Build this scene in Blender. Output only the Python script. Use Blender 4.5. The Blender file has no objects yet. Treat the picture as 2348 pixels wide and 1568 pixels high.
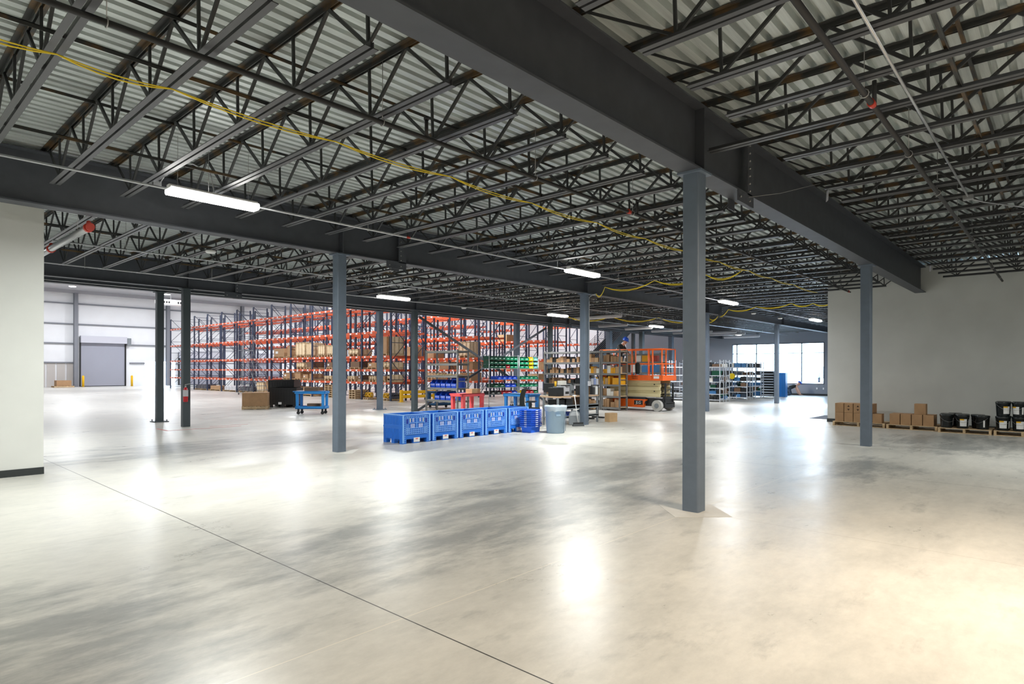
import bpy, math, random
from mathutils import Vector, Matrix
random.seed(7)
sc = bpy.context.scene
C = sc.collection
PI = math.pi
# ---------------------------------------------------------------- camera
F = 1404.0
YAW = math.radians(42.3)          # +X is the girder direction, +Y the joist direction
cam_d = bpy.data.cameras.new('camera')
cam = bpy.data.objects.new('camera', cam_d); C.objects.link(cam)
cam_d.sensor_width = 36.0
cam_d.lens = F / 2348.0 * 36.0
cam_d.shift_y = (848.5 - 784.0) / 2348.0
cam_d.clip_end = 500
cam.location = (0, 0, 1.65)
fw = Vector((math.cos(YAW), math.sin(YAW), 0))
rt = Vector((math.sin(YAW), -math.cos(YAW), 0))
up = Vector((0, 0, 1))
roll = 0.0023
rt2 = (rt + up * roll).normalized(); up2 = (up - rt * roll).normalized()
M = Matrix((rt2, up2, -fw)).transposed()
cam.rotation_euler = M.to_euler()
sc.camera = cam
# ---------------------------------------------------------------- view, world
sc.view_settings.view_transform = 'Standard'
sc.view_settings.look = 'None'
sc.view_settings.gamma = 1.0
sc.view_settings.use_curve_mapping = False
sc.view_settings.exposure = 0.47
w = bpy.data.worlds.new('world'); sc.world = w; w.use_nodes = True
bg = w.node_tree.nodes['Background']
bg.inputs[0].default_value = (0.55, 0.76, 1.0, 1); bg.inputs[1].default_value = 10

# ---------------------------------------------------------------- materials
MT = {}
def mat(name, col, rough=0.6, metal=0.0, noise=0.0, nscale=8.0, emit=None, es=1.0, spec=0.5, bump=0.0, dark=None):
    if name in MT: return MT[name]
    m = bpy.data.materials.new(name); m.use_nodes = True
    nt = m.node_tree; b = nt.nodes['Principled BSDF']
    b.inputs['Base Color'].default_value = (*col, 1)
    b.inputs['Roughness'].default_value = rough
    b.inputs['Metallic'].default_value = metal
    b.inputs['Specular IOR Level'].default_value = spec
    if emit:
        b.inputs['Emission Color'].default_value = (*emit, 1)
        b.inputs['Emission Strength'].default_value = es
    if noise or bump:
        tc = nt.nodes.new('ShaderNodeTexCoord'); n = nt.nodes.new('ShaderNodeTexNoise')
        n.inputs['Scale'].default_value = nscale; n.inputs['Detail'].default_value = 5
        nt.links.new(tc.outputs['Object'], n.inputs['Vector'])
        if noise:
            r = nt.nodes.new('ShaderNodeValToRGB')
            d = dark if dark else tuple(max(0, x * (1 - noise)) for x in col)
            h = tuple(min(1, x * (1 + noise * 0.6)) for x in col) if not dark else col
            r.color_ramp.elements[0].position = 0.32; r.color_ramp.elements[1].position = 0.68
            r.color_ramp.elements[0].color = (*d, 1); r.color_ramp.elements[1].color = (*h, 1)
            nt.links.new(n.outputs['Fac'], r.inputs['Fac'])
            nt.links.new(r.outputs['Color'], b.inputs['Base Color'])
        if bump:
            bp = nt.nodes.new('ShaderNodeBump'); bp.inputs['Strength'].default_value = bump
            nt.links.new(n.outputs['Fac'], bp.inputs['Height']); nt.links.new(bp.outputs['Normal'], b.inputs['Normal'])
    MT[name] = m
    return m

def floor_mat():
    m = bpy.data.materials.new('polished_concrete'); m.use_nodes = True
    nt = m.node_tree; N = nt.nodes; L = nt.links; b = N['Principled BSDF']
    tc = N.new('ShaderNodeTexCoord')
    def noise(scale, detail, vec_scale=(1, 1, 1), rough=0.6, dist=0.0):
        mp = N.new('ShaderNodeMapping'); mp.inputs['Scale'].default_value = vec_scale
        L.new(tc.outputs['Object'], mp.inputs['Vector'])
        n = N.new('ShaderNodeTexNoise'); n.inputs['Scale'].default_value = scale
        n.inputs['Detail'].default_value = detail; n.inputs['Roughness'].default_value = rough
        n.inputs['Distortion'].default_value = dist
        L.new(mp.outputs['Vector'], n.inputs['Vector']); return n.outputs['Fac']
    def ramp(src, p0, c0, p1, c1):
        r = N.new('ShaderNodeValToRGB'); e = r.color_ramp.elements
        e[0].position = p0; e[1].position = p1; e[0].color = (*c0, 1); e[1].color = (*c1, 1)
        L.new(src, r.inputs['Fac']); return r.outputs['Color']
    def mix(fac, a, c, mode='MIX'):
        x = N.new('ShaderNodeMix'); x.data_type = 'RGBA'; x.blend_type = mode
        if isinstance(fac, float): x.inputs[0].default_value = fac
        else: L.new(fac, x.inputs[0])
        for i, s in ((6, a), (7, c)):
            if isinstance(s, tuple): x.inputs[i].default_value = (*s, 1)
            else: L.new(s, x.inputs[i])
        return x.outputs[2]
    big = noise(0.3, 5, rough=0.6)
    mid = noise(0.9, 9, (0.7, 1.25, 1), rough=0.78)
    fine = noise(9, 6, (0.7, 1.3, 1), rough=0.7)
    col = ramp(big, 0.36, (0.50, 0.50, 0.475), 0.62, (0.60, 0.595, 0.56))
    dark_tone = ramp(mid, 0.42, (0.0, 0.0, 0.0), 0.62, (1, 1, 1))
    col = mix(dark_tone, mix(0.82, col, (0.25, 0.27, 0.27)), col)
    # darker tone kept mostly inside broad patches
    # patches are soft ellipses at set spots, broken up by streaky noise
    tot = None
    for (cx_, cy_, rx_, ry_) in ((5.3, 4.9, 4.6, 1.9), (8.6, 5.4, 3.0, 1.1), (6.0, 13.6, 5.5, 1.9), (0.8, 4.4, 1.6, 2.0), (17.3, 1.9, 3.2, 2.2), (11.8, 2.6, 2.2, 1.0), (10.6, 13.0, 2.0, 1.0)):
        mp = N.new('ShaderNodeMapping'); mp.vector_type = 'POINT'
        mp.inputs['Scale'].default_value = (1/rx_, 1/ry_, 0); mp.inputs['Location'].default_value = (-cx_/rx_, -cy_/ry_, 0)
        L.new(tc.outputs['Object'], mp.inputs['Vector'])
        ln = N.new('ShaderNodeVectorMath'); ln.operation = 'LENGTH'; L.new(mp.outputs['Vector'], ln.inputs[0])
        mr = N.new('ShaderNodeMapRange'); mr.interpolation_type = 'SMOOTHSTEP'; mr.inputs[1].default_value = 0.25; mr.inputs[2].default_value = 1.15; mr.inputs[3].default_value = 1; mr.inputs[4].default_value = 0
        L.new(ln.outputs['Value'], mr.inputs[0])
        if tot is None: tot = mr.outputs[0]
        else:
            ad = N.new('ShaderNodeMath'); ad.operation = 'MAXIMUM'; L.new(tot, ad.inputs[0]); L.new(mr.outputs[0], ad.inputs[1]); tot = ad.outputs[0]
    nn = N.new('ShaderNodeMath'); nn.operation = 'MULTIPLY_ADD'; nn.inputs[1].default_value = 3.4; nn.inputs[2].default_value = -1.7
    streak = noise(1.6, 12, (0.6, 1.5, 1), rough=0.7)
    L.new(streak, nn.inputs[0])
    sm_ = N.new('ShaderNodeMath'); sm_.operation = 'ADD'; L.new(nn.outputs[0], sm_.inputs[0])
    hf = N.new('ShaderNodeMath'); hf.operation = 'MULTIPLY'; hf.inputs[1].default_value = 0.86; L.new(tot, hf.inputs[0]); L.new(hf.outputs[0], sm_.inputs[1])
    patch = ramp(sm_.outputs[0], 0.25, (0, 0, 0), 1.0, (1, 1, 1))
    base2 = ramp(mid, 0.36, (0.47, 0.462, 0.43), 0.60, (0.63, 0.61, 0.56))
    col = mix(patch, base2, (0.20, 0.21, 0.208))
    col = mix(0.28, col, ramp(fine, 0.3, (0.42, 0.415, 0.39), 0.7, (0.70, 0.685, 0.64)))
    rust = ramp(noise(0.55, 3, rough=0.5), 0.70, (0, 0, 0), 0.76, (1, 1, 1))
    rs = N.new('ShaderNodeMath'); rs.operation = 'MULTIPLY'; rs.inputs[1].default_value = 0.35
    L.new(rust, rs.inputs[0])
    col = mix(rs.outputs[0], col, (0.55, 0.36, 0.2))
    # saw-cut joints
    sx = N.new('ShaderNodeSeparateXYZ'); L.new(tc.outputs['Object'], sx.inputs[0])
    def joint(out, off, pitch, width):
        a = N.new('ShaderNodeMath'); a.operation = 'SUBTRACT'; a.inputs[1].default_value = off - pitch / 2; L.new(out, a.inputs[0])
        d = N.new('ShaderNodeMath'); d.operation = 'DIVIDE'; d.inputs[1].default_value = pitch; L.new(a.outputs[0], d.inputs[0])
        f = N.new('ShaderNodeMath'); f.operation = 'FRACT'; L.new(d.outputs[0], f.inputs[0])
        g = N.new('ShaderNodeMath'); g.operation = 'SUBTRACT'; g.inputs[1].default_value = 0.5; L.new(f.outputs[0], g.inputs[0])
        h = N.new('ShaderNodeMath'); h.operation = 'ABSOLUTE'; L.new(g.outputs[0], h.inputs[0])
        k = N.new('ShaderNodeMath'); k.operation = 'LESS_THAN'; k.inputs[1].default_value = width / pitch / 2; L.new(h.outputs[0], k.inputs[0])
        return k.outputs[0]
    jx = joint(sx.outputs[0], 2.53, 8.44, 0.010)
    jx2 = joint(sx.outputs[0], 6.75, 8.44, 0.006)
    jy = joint(sx.outputs[1], 3.27, 7.6, 0.008)
    jy2 = joint(sx.outputs[1], 7.05, 7.6, 0.006)
    col = mix(jx2, col, (0.33, 0.30, 0.26)); col = mix(jy2, col, (0.34, 0.33, 0.30))
    col = mix(jy, col, (0.74, 0.69, 0.6)); col = mix(jx, col, (0.05, 0.048, 0.045))
    L.new(col, b.inputs['Base Color'])
    rr = N.new('ShaderNodeMapRange'); rr.inputs[3].default_value = 0.25; rr.inputs[4].default_value = 0.40; rr.inputs[1].default_value = 0.3; rr.inputs[2].default_value = 0.7
    L.new(mid, rr.inputs[0]); L.new(rr.outputs[0], b.inputs['Roughness'])
    b.inputs['Specular IOR Level'].default_value = 0.45
    bp = N.new('ShaderNodeBump'); bp.inputs['Strength'].default_value = 0.06; bp.inputs['Distance'].default_value = 0.02
    L.new(fine, bp.inputs['Height']); L.new(bp.outputs['Normal'], b.inputs['Normal'])
    return m

def rusty_steel():
    # dark painted bar joists with rust-brown mill scale showing through
    m = bpy.data.materials.new('joist_steel'); m.use_nodes = True
    nt = m.node_tree; N = nt.nodes; L = nt.links; b = N['Principled BSDF']
    tc = N.new('ShaderNodeTexCoord'); n = N.new('ShaderNodeTexNoise'); n.inputs['Scale'].default_value = 3.0; n.inputs['Detail'].default_value = 6
    L.new(tc.outputs['Object'], n.inputs['Vector'])
    r = N.new('ShaderNodeValToRGB'); e = r.color_ramp.elements
    e[0].position = 0.5; e[0].color = (0.028, 0.03, 0.03, 1); e[1].position = 0.62; e[1].color = (0.12, 0.07, 0.025, 1)
    L.new(n.outputs['Fac'], r.inputs['Fac']); L.new(r.outputs['Color'], b.inputs['Base Color'])
    b.inputs['Roughness'].default_value = 0.5
    return m

def galv():
    m = bpy.data.materials.new('galvanised_deck'); m.use_nodes = True
    nt = m.node_tree; N = nt.nodes; L = nt.links; b = N['Principled BSDF']
    tc = N.new('ShaderNodeTexCoord'); mp = N.new('ShaderNodeMapping'); mp.inputs['Scale'].default_value = (0.35, 6.5, 1)
    L.new(tc.outputs['Object'], mp.inputs['Vector'])
    n = N.new('ShaderNodeTexNoise'); n.inputs['Scale'].default_value = 1.0; n.inputs['Detail'].default_value = 6; n.inputs['Roughness'].default_value = 0.7
    L.new(mp.outputs['Vector'], n.inputs['Vector'])
    r = N.new('ShaderNodeValToRGB'); e = r.color_ramp.elements
    e[0].position = 0.32; e[0].color = (0.44, 0.48, 0.48, 1); e[1].position = 0.68; e[1].color = (0.78, 0.84, 0.83, 1)
    L.new(n.outputs['Fac'], r.inputs['Fac']); L.new(r.outputs['Color'], b.inputs['Base Color'])
    b.inputs['Roughness'].default_value = 0.4; b.inputs['Metallic'].default_value = 0.45
    return m

# ---------------------------------------------------------------- mesh helper
class MB:
    def __init__(s): s.v = []; s.f = []; s.m = []; s.sm = []
    def quadbox(s, P, m=0):
        i = len(s.v); s.v += [tuple(p) for p in P]
        for q in ((0,3,2,1),(4,5,6,7),(0,1,5,4),(1,2,6,5),(2,3,7,6),(3,0,4,7)):
            s.f.append(tuple(i + k for k in q)); s.m.append(m); s.sm.append(False)
        return s
    def box(s, x0, x1, y0, y1, z0, z1, m=0):
        return s.quadbox([(x0,y0,z0),(x1,y0,z0),(x1,y1,z0),(x0,y1,z0),(x0,y0,z1),(x1,y0,z1),(x1,y1,z1),(x0,y1,z1)], m)
    def cbox(s, cx, cy, z0, w, d, h, m=0):
        return s.box(cx-w/2, cx+w/2, cy-d/2, cy+d/2, z0, z0+h, m)
    def taper(s, cx, cy, z0, z1, w0, d0, w1, d1, m=0):
        return s.quadbox([(cx-w0/2,cy-d0/2,z0),(cx+w0/2,cy-d0/2,z0),(cx+w0/2,cy+d0/2,z0),(cx-w0/2,cy+d0/2,z0),
                          (cx-w1/2,cy-d1/2,z1),(cx+w1/2,cy-d1/2,z1),(cx+w1/2,cy+d1/2,z1),(cx-w1/2,cy+d1/2,z1)], m)
    def bar(s, p, q, a, b=None, m=0, hint=(0, 0, 1)):
        b = a if b is None else b
        p = Vector(p); q = Vector(q); d = (q - p).normalized(); h = Vector(hint)
        if abs(d.dot(h)) > 0.97: h = Vector((1, 0, 0))
        u = d.cross(h).normalized() * (a / 2); v = u.cross(d).normalized() * (b / 2)
        return s.quadbox([p-u-v, p+u-v, p+u+v, p-u+v, q-u-v, q+u-v, q+u+v, q-u+v], m)
    def cyl(s, p, q, r, r2=None, n=10, m=0, cap=True, smooth=True):
        r2 = r if r2 is None else r2
        p = Vector(p); q = Vector(q); d = (q - p).normalized(); h = Vector((0, 0, 1))
        if abs(d.dot(h)) > 0.97: h = Vector((1, 0, 0))
        u = d.cross(h).normalized(); v = u.cross(d).normalized(); i = len(s.v)
        for c, rr in ((p, r), (q, r2)):
            for k in range(n):
                a = 2 * PI * k / n; s.v.append(tuple(c + (u * math.cos(a) + v * math.sin(a)) * rr))
        for k in range(n):
            j = (k + 1) % n; s.f.append((i+k, i+n+k, i+n+j, i+j)); s.m.append(m); s.sm.append(smooth)
        if cap:
            s.f.append(tuple(i + k for k in range(n))); s.f.append(tuple(i + n + k for k in reversed(range(n))))
            s.m += [m, m]; s.sm += [False, False]
        return s
    def tube(s, pts, r, n=6, m=0):
        pts = [Vector(p) for p in pts]; i = len(s.v)
        for a, p in enumerate(pts):
            d = (pts[min(a+1, len(pts)-1)] - pts[max(a-1, 0)]).normalized(); h = Vector((0, 0, 1))
            if abs(d.dot(h)) > 0.95: h = Vector((1, 0, 0))
            u = d.cross(h).normalized(); v = u.cross(d).normalized()
            for k in range(n):
                t = 2 * PI * k / n; s.v.append(tuple(p + (u * math.cos(t) + v * math.sin(t)) * r))
        for a in range(len(pts) - 1):
            for k in range(n):
                j = (k + 1) % n; o = i + a * n
                s.f.append((o+k, o+n+k, o+n+j, o+j)); s.m.append(m); s.sm.append(True)
        s.f.append(tuple(i + k for k in range(n))); s.f.append(tuple(i + (len(pts)-1)*n + k for k in reversed(range(n))))
        s.m += [m, m]; s.sm += [False, False]
        return s
    def lathe(s, prof, c=(0, 0, 0), n=20, m=0, sx=1.0, sy=1.0, cap=True):
        i = len(s.v)
        for (r, z) in prof:
            for k in range(n):
                t = 2 * PI * k / n; s.v.append((c[0] + r * math.cos(t) * sx, c[1] + r * math.sin(t) * sy, c[2] + z))
        for a in range(len(prof) - 1):
            for k in range(n):
                j = (k + 1) % n; o = i + a * n
                s.f.append((o+k, o+j, o+n+j, o+n+k)); s.m.append(m); s.sm.append(True)
        if cap:
            s.f.append(tuple(i + k for k in reversed(range(n)))); s.f.append(tuple(i + (len(prof)-1)*n + k for k in range(n)))
            s.m += [m, m]; s.sm += [False, False]
        return s
    def prism(s, poly, axis, a0, a1, m=0, smooth=False):
        # poly: 2D points, extruded along axis ('x': (y,z); 'y': (x,z); 'z': (x,y))
        i = len(s.v); n = len(poly)
        for a in (a0, a1):
            for (p, q) in poly:
                s.v.append({'x': (a, p, q), 'y': (p, a, q), 'z': (p, q, a)}[axis])
        for k in range(n):
            j = (k + 1) % n; s.f.append((i+k, i+j, i+n+j, i+n+k)); s.m.append(m); s.sm.append(smooth)
        s.f.append(tuple(i + k for k in reversed(range(n)))); s.f.append(tuple(i + n + k for k in range(n))); s.m += [m, m]; s.sm += [False, False]
        return s
    def quad(s, a, b, c, d, m=0):
        i = len(s.v); s.v += [tuple(a), tuple(b), tuple(c), tuple(d)]; s.f.append((i, i+1, i+2, i+3)); s.m.append(m); s.sm.append(False); return s
    def mesh(s, name, mats):
        me = bpy.data.meshes.new(name); me.from_pydata(s.v, [], s.f)
        if not isinstance(mats, (list, tuple)): mats = [mats]
        for k in mats: me.materials.append(k)
        me.polygons.foreach_set('material_index', s.m); me.polygons.foreach_set('use_smooth', s.sm)
        me.update()
        return me
    def build(s, name, mats, parent=None, loc=None, bevel=0.0):
        o = bpy.data.objects.new(name, s.mesh(name, mats)); C.objects.link(o)
        if parent: o.parent = parent
        if loc: o.location = loc
        if bevel:
            b = o.modifiers.new('bevel', 'BEVEL'); b.width = bevel; b.segments = 2; b.limit_method = 'ANGLE'
        return o

def put(name, me, parent=None, loc=(0, 0, 0), rz=0.0):
    o = bpy.data.objects.new(name, me); C.objects.link(o); o.location = loc; o.rotation_euler = (0, 0, rz)
    if parent: o.parent = parent
    return o
def tag(o, label=None, cat=None, group=None, kind=None):
    if label: o['label'] = label
    if cat: o['category'] = cat
    if group: o['group'] = group
    if kind: o['kind'] = kind
    return o
def thing(name, label, cat, loc=(0, 0, 0), rz=0.0, group=None):
    o = bpy.data.objects.new(name, None); C.objects.link(o); o.empty_display_size = 0.2
    o.location = loc; o.rotation_euler = (0, 0, rz)
    return tag(o, label, cat, group)
def dup(root, loc, rz=None, label=None, group=None):
    r = root.copy(); C.objects.link(r); r.location = loc
    if rz is not None: r.rotation_euler = (0, 0, rz)
    if label: r['label'] = label
    if group: r['group'] = group
    for ch in list(root.children):
        c = ch.copy(); C.objects.link(c); c.parent = r
        for g in ch.children:
            d = g.copy(); C.objects.link(d); d.parent = c
    return r
def struct(o): o['kind'] = 'structure'; return o
ORD = ['first','second','third','fourth','fifth','sixth','seventh','eighth','ninth','tenth','eleventh','twelfth','thirteenth','fourteenth','fifteenth','sixteenth','seventeenth','eighteenth','nineteenth','twentieth']
def nth(i):
    if i < 20: return ORD[i]
    t, u = divmod(i + 1, 10)
    T = {2:'twenty',3:'thirty',4:'forty',5:'fifty',6:'sixty'}[t]
    return (T + '-' + ORD[u-1]) if u else T[:-1] + 'ieth'

# materials used throughout
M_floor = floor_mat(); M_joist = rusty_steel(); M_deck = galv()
M_girder = mat('girder_paint', (0.058, 0.064, 0.078), 0.55, noise=0.12, nscale=5)
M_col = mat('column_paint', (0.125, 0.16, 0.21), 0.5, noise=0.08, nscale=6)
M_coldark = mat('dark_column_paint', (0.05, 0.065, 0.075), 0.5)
M_wall = mat('grey_wall_paint', (0.60, 0.61, 0.59), 0.8, noise=0.05, nscale=1.2)
M_base = mat('black_baseboard', (0.02, 0.025, 0.027), 0.45)
M_white = mat('white_liner_panel', (0.82, 0.83, 0.86), 0.6, noise=0.04, nscale=0.6)
M_girt = mat('girt_grey', (0.2, 0.21, 0.24), 0.5)
M_pipe = mat('steel_pipe', (0.45, 0.46, 0.48), 0.3, metal=0.8)
M_pipeb = mat('black_pipe', (0.02, 0.02, 0.022), 0.55)
M_red = mat('red_paint', (0.5, 0.04, 0.02), 0.45)
M_lamp = mat('lit_lens', (1, 1, 1), 0.5, emit=(1, 0.98, 0.94), es=14)
M_black = mat('black_plastic', (0.015, 0.016, 0.018), 0.45)
M_whitep = mat('white_enamel', (0.8, 0.8, 0.8), 0.35)
M_yel = mat('yellow_cord', (0.95, 0.72, 0.03), 0.5)
M_bolt = mat('bolt_steel', (0.4, 0.4, 0.4), 0.4, metal=0.6)

# ================================================================ SETTING
XF = 43.6          # far end wall
YH = 21.15         # line where the high hall begins
YR = 69.0          # hall rear wall
ZD = 4.80          # underside of roof deck
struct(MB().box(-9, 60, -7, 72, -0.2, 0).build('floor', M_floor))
# corrugated deck: ribs along X
b = MB(); y = -7.0; pitch = 0.1524; prof = []
while y < YH:
    prof += [(y, ZD), (y + 0.084, ZD), (y + 0.092, ZD + 0.075), (y + 0.144, ZD + 0.075)]; y += pitch
prof.append((y, ZD))
i = 0
for (py, pz) in prof: b.v.append((-9, py, pz)); b.v.append((XF + 0.2, py, pz))
for k in range(len(prof) - 1):
    b.f.append((2*k, 2*k+1, 2*k+3, 2*k+2)); b.m.append(0); b.sm.append(False)
n0 = len(b.v)
b.box(-9, XF + 0.2, -7, y, ZD + 0.085, ZD + 0.18)
struct(b.build('ceiling', M_deck))
struct(MB().box(-9, XF + 0.2, YH + 0.05, YR, 10.4, 10.6).build('ceiling_hall', M_white))
# walls
struct(MB().box(-9, 2.17, 11.95, 12.15, 0, ZD).build('wall_left', M_wall))
struct(MB().box(-9, 2.175, 11.935, 12.165, 0, 0.11).build('baseboard_left', M_base))
struct(MB().box(21.6, 21.8, -7, 5.8, 0, ZD).build('wall_right', M_wall))
struct(MB().box(21.8, XF, 5.6, 5.8, 0, 4.18).build('wall_right_return', M_wall))
struct(MB().box(21.585, 21.6, -7, 5.8, 0, 0.11).build('baseboard_right', M_base))
struct(MB().box(21.585, XF, 5.8, 5.815, 0, 0.11).build('baseboard_corner', M_base))
struct(MB().box(-9.2, -9, -7, YR, 0, 10.4).build('wall_rear_left', M_wall))
struct(MB().box(-9, 21.6, -7.2, -7, 0, ZD).build('wall_behind', M_wall))
# far end wall with the window
M_farwall = mat('far_wall_grey', (0.24, 0.26, 0.3), 0.75)
wy0, wy1, wz0, wz1 = 11.9, 18.05, 0.76, 3.54
b = MB()
b.box(XF, XF+0.2, 5.6, wy0, 0, ZD); b.box(XF, XF+0.2, wy1, 27.0, 0, ZD)
b.box(XF, XF+0.2, wy0, wy1, 0, wz0); b.box(XF, XF+0.2, wy0, wy1, wz1, ZD)
struct(b.build('wall_far', M_farwall))
struct(MB().box(XF, XF+0.2, 27.0, YR, 0, 10.4).build('wall_hall_right', M_white))
struct(MB().box(XF, XF+0.2, YH, 27.0, ZD, 10.4).build('wall_hall_right_upper', M_white))
struct(MB().box(XF-0.02, XF, 5.8, 27, 0, 0.13).build('baseboard_far', M_base))
b = MB()
M_frame = mat('window_frame', (0.03, 0.035, 0.05), 0.4)
for yy in (wy0+0.03, 13.32, 16.35, 17.75): b.box(XF-0.01, XF+0.12, yy-0.03, yy+0.03, wz0, wz1)
b.box(XF-0.01, XF+0.12, wy0, wy1, wz0, wz0+0.05); b.box(XF-0.01, XF+0.12, wy0, wy1, wz1-0.05, wz1)
b.box(XF+0.02, XF+0.1, wy0, wy1, 2.83, 2.87)
win = struct(b.build('window_1', M_frame))
gl = bpy.data.materials.new('window_glass'); gl.use_nodes = True
nt = gl.node_tree; nt.nodes.remove(nt.nodes['Principled BSDF'])
tr = nt.nodes.new('ShaderNodeBsdfTransparent'); gs = nt.nodes.new('ShaderNodeBsdfGlossy'); gs.inputs['Roughness'].default_value = 0.02
mx = nt.nodes.new('ShaderNodeMixShader'); mx.inputs[0].default_value = 0.06
nt.links.new(tr.outputs[0], mx.inputs[1]); nt.links.new(gs.outputs[0], mx.inputs[2]); nt.links.new(mx.outputs[0], nt.nodes['Material Output'].inputs[0])
MB().box(XF+0.05, XF+0.06, wy0, wy1, wz0, wz1).build('pane', gl, win)
M_ground = mat('outside_ground', (0.6, 0.62, 0.65), 0.8)
struct(MB().box(XF+0.2, 110, -40, 110, -0.25, -0.05).build('floor_outside', M_ground))
struct(MB().box(-20, 110, YR+0.3, 140, -0.25, -0.04).build('floor_outside_dock', M_ground))
# hall rear wall: opening for the open door, girts, wainscot
ox0, ox1, oz = 20.75, 23.6, 2.45
b = MB()
b.box(-9, ox0, YR, YR+0.2, 0, 10.4); b.box(ox1, XF, YR, YR+0.2, 0, 10.4); b.box(ox0, ox1, YR, YR+0.2, oz, 10.4)
struct(b.build('wall_hall_rear', M_white))
for gi, gz in enumerate((2.26, 4.05, 5.87, 7.78)):
    b = MB()
    if gz < 3: b.box(-9, 15.0, YR-0.16, YR, gz-0.06, gz+0.06); b.box(19.4, ox0, YR-0.16, YR, gz-0.06, gz+0.06); b.box(ox1, 24, YR-0.16, YR, gz-0.06, gz+0.06)
    elif gz < 5: b.box(-9, 15.1, YR-0.16, YR, gz-0.06, gz+0.06); b.box(19.4, XF, YR-0.16, YR, gz-0.06, gz+0.06)
    else: b.box(-9, XF, YR-0.16, YR, gz-0.06, gz+0.06)
    struct(b.build('trim_%d' % (gi+1), M_girt))
struct(MB().box(-9, XF, YR-0.3, YR, 8.75, 9.05).build('trim_5', mat('eave_band', (0.35,0.35,0.38), 0.6)))
# ribbed wainscot left of the hall column
M_tan = mat('tan_wainscot', (0.5, 0.47, 0.45), 0.6)
b = MB(); x = -9.0
while x < 14.6: b.box(x, x+0.62, YR-0.06, YR, 0, 2.2); x += 0.75
struct(b.build('trim_6', M_tan))
# panel closing the low roof against the high hall
struct(MB().box(-9, XF, YH+0.13, YH+0.23, 4.7, 10.4).build('wall_clerestory', M_white))

# ================================================================ LIGHTS
def strip_light(x, y, z, label, power=150, col=(1, 0.96, 0.9), lit=True, L=1.2):
    t = thing('strip_light', label, 'ceiling light', (x, y, z), 0, 'lit strip lights under the joists')
    b = MB(); b.box(-L/2, L/2, -0.1, 0.1, 0.045, 0.065); b.box(-L/2, L/2, -0.05, 0.05, 0.065, 0.1)
    b.build('housing', M_whitep, t)
    MB().prism([(-0.112, 0.045), (-0.112, 0.0), (-0.085, -0.025), (0.085, -0.025), (0.112, 0.0), (0.112, 0.045)], 'x', -L/2, L/2).build('lens', M_lamp, t)
    for sx in (-1, 1): MB().cyl((sx*L*0.4, 0, 0.1), (sx*L*0.4, 0, ZD - z), 0.003, n=5).build('hanging_wire', M_bolt, t)
    a = bpy.data.lights.new('strip_lamp', 'AREA'); a.shape = 'RECTANGLE'; a.size = L - 0.05; a.size_y = 0.17
    a.energy = power; a.color = col; a.spread = math.radians(170)
    o = bpy.data.objects.new('lamp', a); C.objects.link(o); o.parent = t; o.location = (0, 0, -0.04)
    return t
WARM = (1.0, 0.84, 0.66); COOL = (0.97, 1.0, 0.96); NEU = (0.96, 0.98, 1.0)
LP = 195
strip_light(3.55, 8.9, 4.02, 'bright lit strip light nearest the left wall, largest in view', LP, COOL)
strip_light(12.3, 8.85, 4.02, 'bright strip light right of picture centre, left of the nearest column', LP, COOL)
strip_light(21.0, 8.85, 4.02, 'bright strip light just right of the nearest column', LP, NEU)
strip_light(31.0, 8.85, 4.02, 'bright strip light close to the corner of the right wall', LP, NEU)
strip_light(12.4, 16.6, 4.02, 'bright strip light above the pallet racks, beside the second far column', LP, COOL)
strip_light(21.1, 16.5, 4.02, 'bright strip light left of the conduit column', LP, NEU)
strip_light(29.9, 16.6, 4.02, 'bright strip light above the scissor lift', LP, NEU)
strip_light(39.7, 16.2, 4.02, 'small bright strip light in front of the far window wall', LP, NEU)
strip_light(0.6, 16.6, 4.02, 'strip light hidden behind the left wall', LP, COOL)
strip_light(5.6, -0.6, 4.02, 'warm strip light over the right bay, outside the frame', LP*1.25, WARM)
strip_light(-2.5, -0.8, 4.02, 'warm strip light over the right bay behind the viewer', LP*1.1, WARM)
strip_light(14.6, -1.2, 4.02, 'strip light over the pallets, outside the frame', LP*0.7, COOL)
strip_light(-3.5, 8.9, 4.02, 'strip light left of the frame', LP, COOL)
M_dome = mat('highbay_lens', (1, 1, 1), 0.5, emit=(1, 1, 1), es=25)
hb0 = None
for (hx, hy_, seen) in ((13.2, 62, 'leftmost of the hall'), (20.5, 62, 'second of the hall, above the roll door'), (32, 60, 'above the rack uprights'), (37.6, 62, 'right of the others, just under the roof beam'),
                        (-2, 62, ''), (6, 30, ''), (6, 45, ''), (15, 33, ''), (15, 48, ''), (24, 32, ''), (24, 45, ''), (30.2, 32, ''), (30.2, 45, ''), (37, 32, ''), (37, 46, ''), (-3, 36, '')):
    lab = 'round white high bay lamp ' + (seen if seen else 'out of frame above the %s hall, %s across' % ('near' if hy_ < 40 else 'far', nth(int((hx+4)/6))))
    t = thing('high_bay_lamp', lab, 'ceiling light', (hx, hy_, 8.6), 0, 'high bay lamps in the tall hall')
    MB().lathe([(0.08, 0.35), (0.1, 0.2), (0.26, 0.05), (0.27, 0.0)], n=16).build('shade', M_whitep, t)
    MB().lathe([(0.24, -0.02), (0.24, -0.001)], n=16).build('lens', M_dome, t)
    MB().cyl((0, 0, 0.35), (0, 0, 1.8), 0.01, n=5).build('stem', M_pipe, t)
    a = bpy.data.lights.new('high_bay', 'AREA'); a.shape = 'DISK'; a.size = 0.5; a.energy = 430; a.color = (0.93, 0.96, 1.0)
    o = bpy.data.objects.new('lamp', a); C.objects.link(o); o.parent = t; o.location = (0, 0, -0.06)

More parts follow.
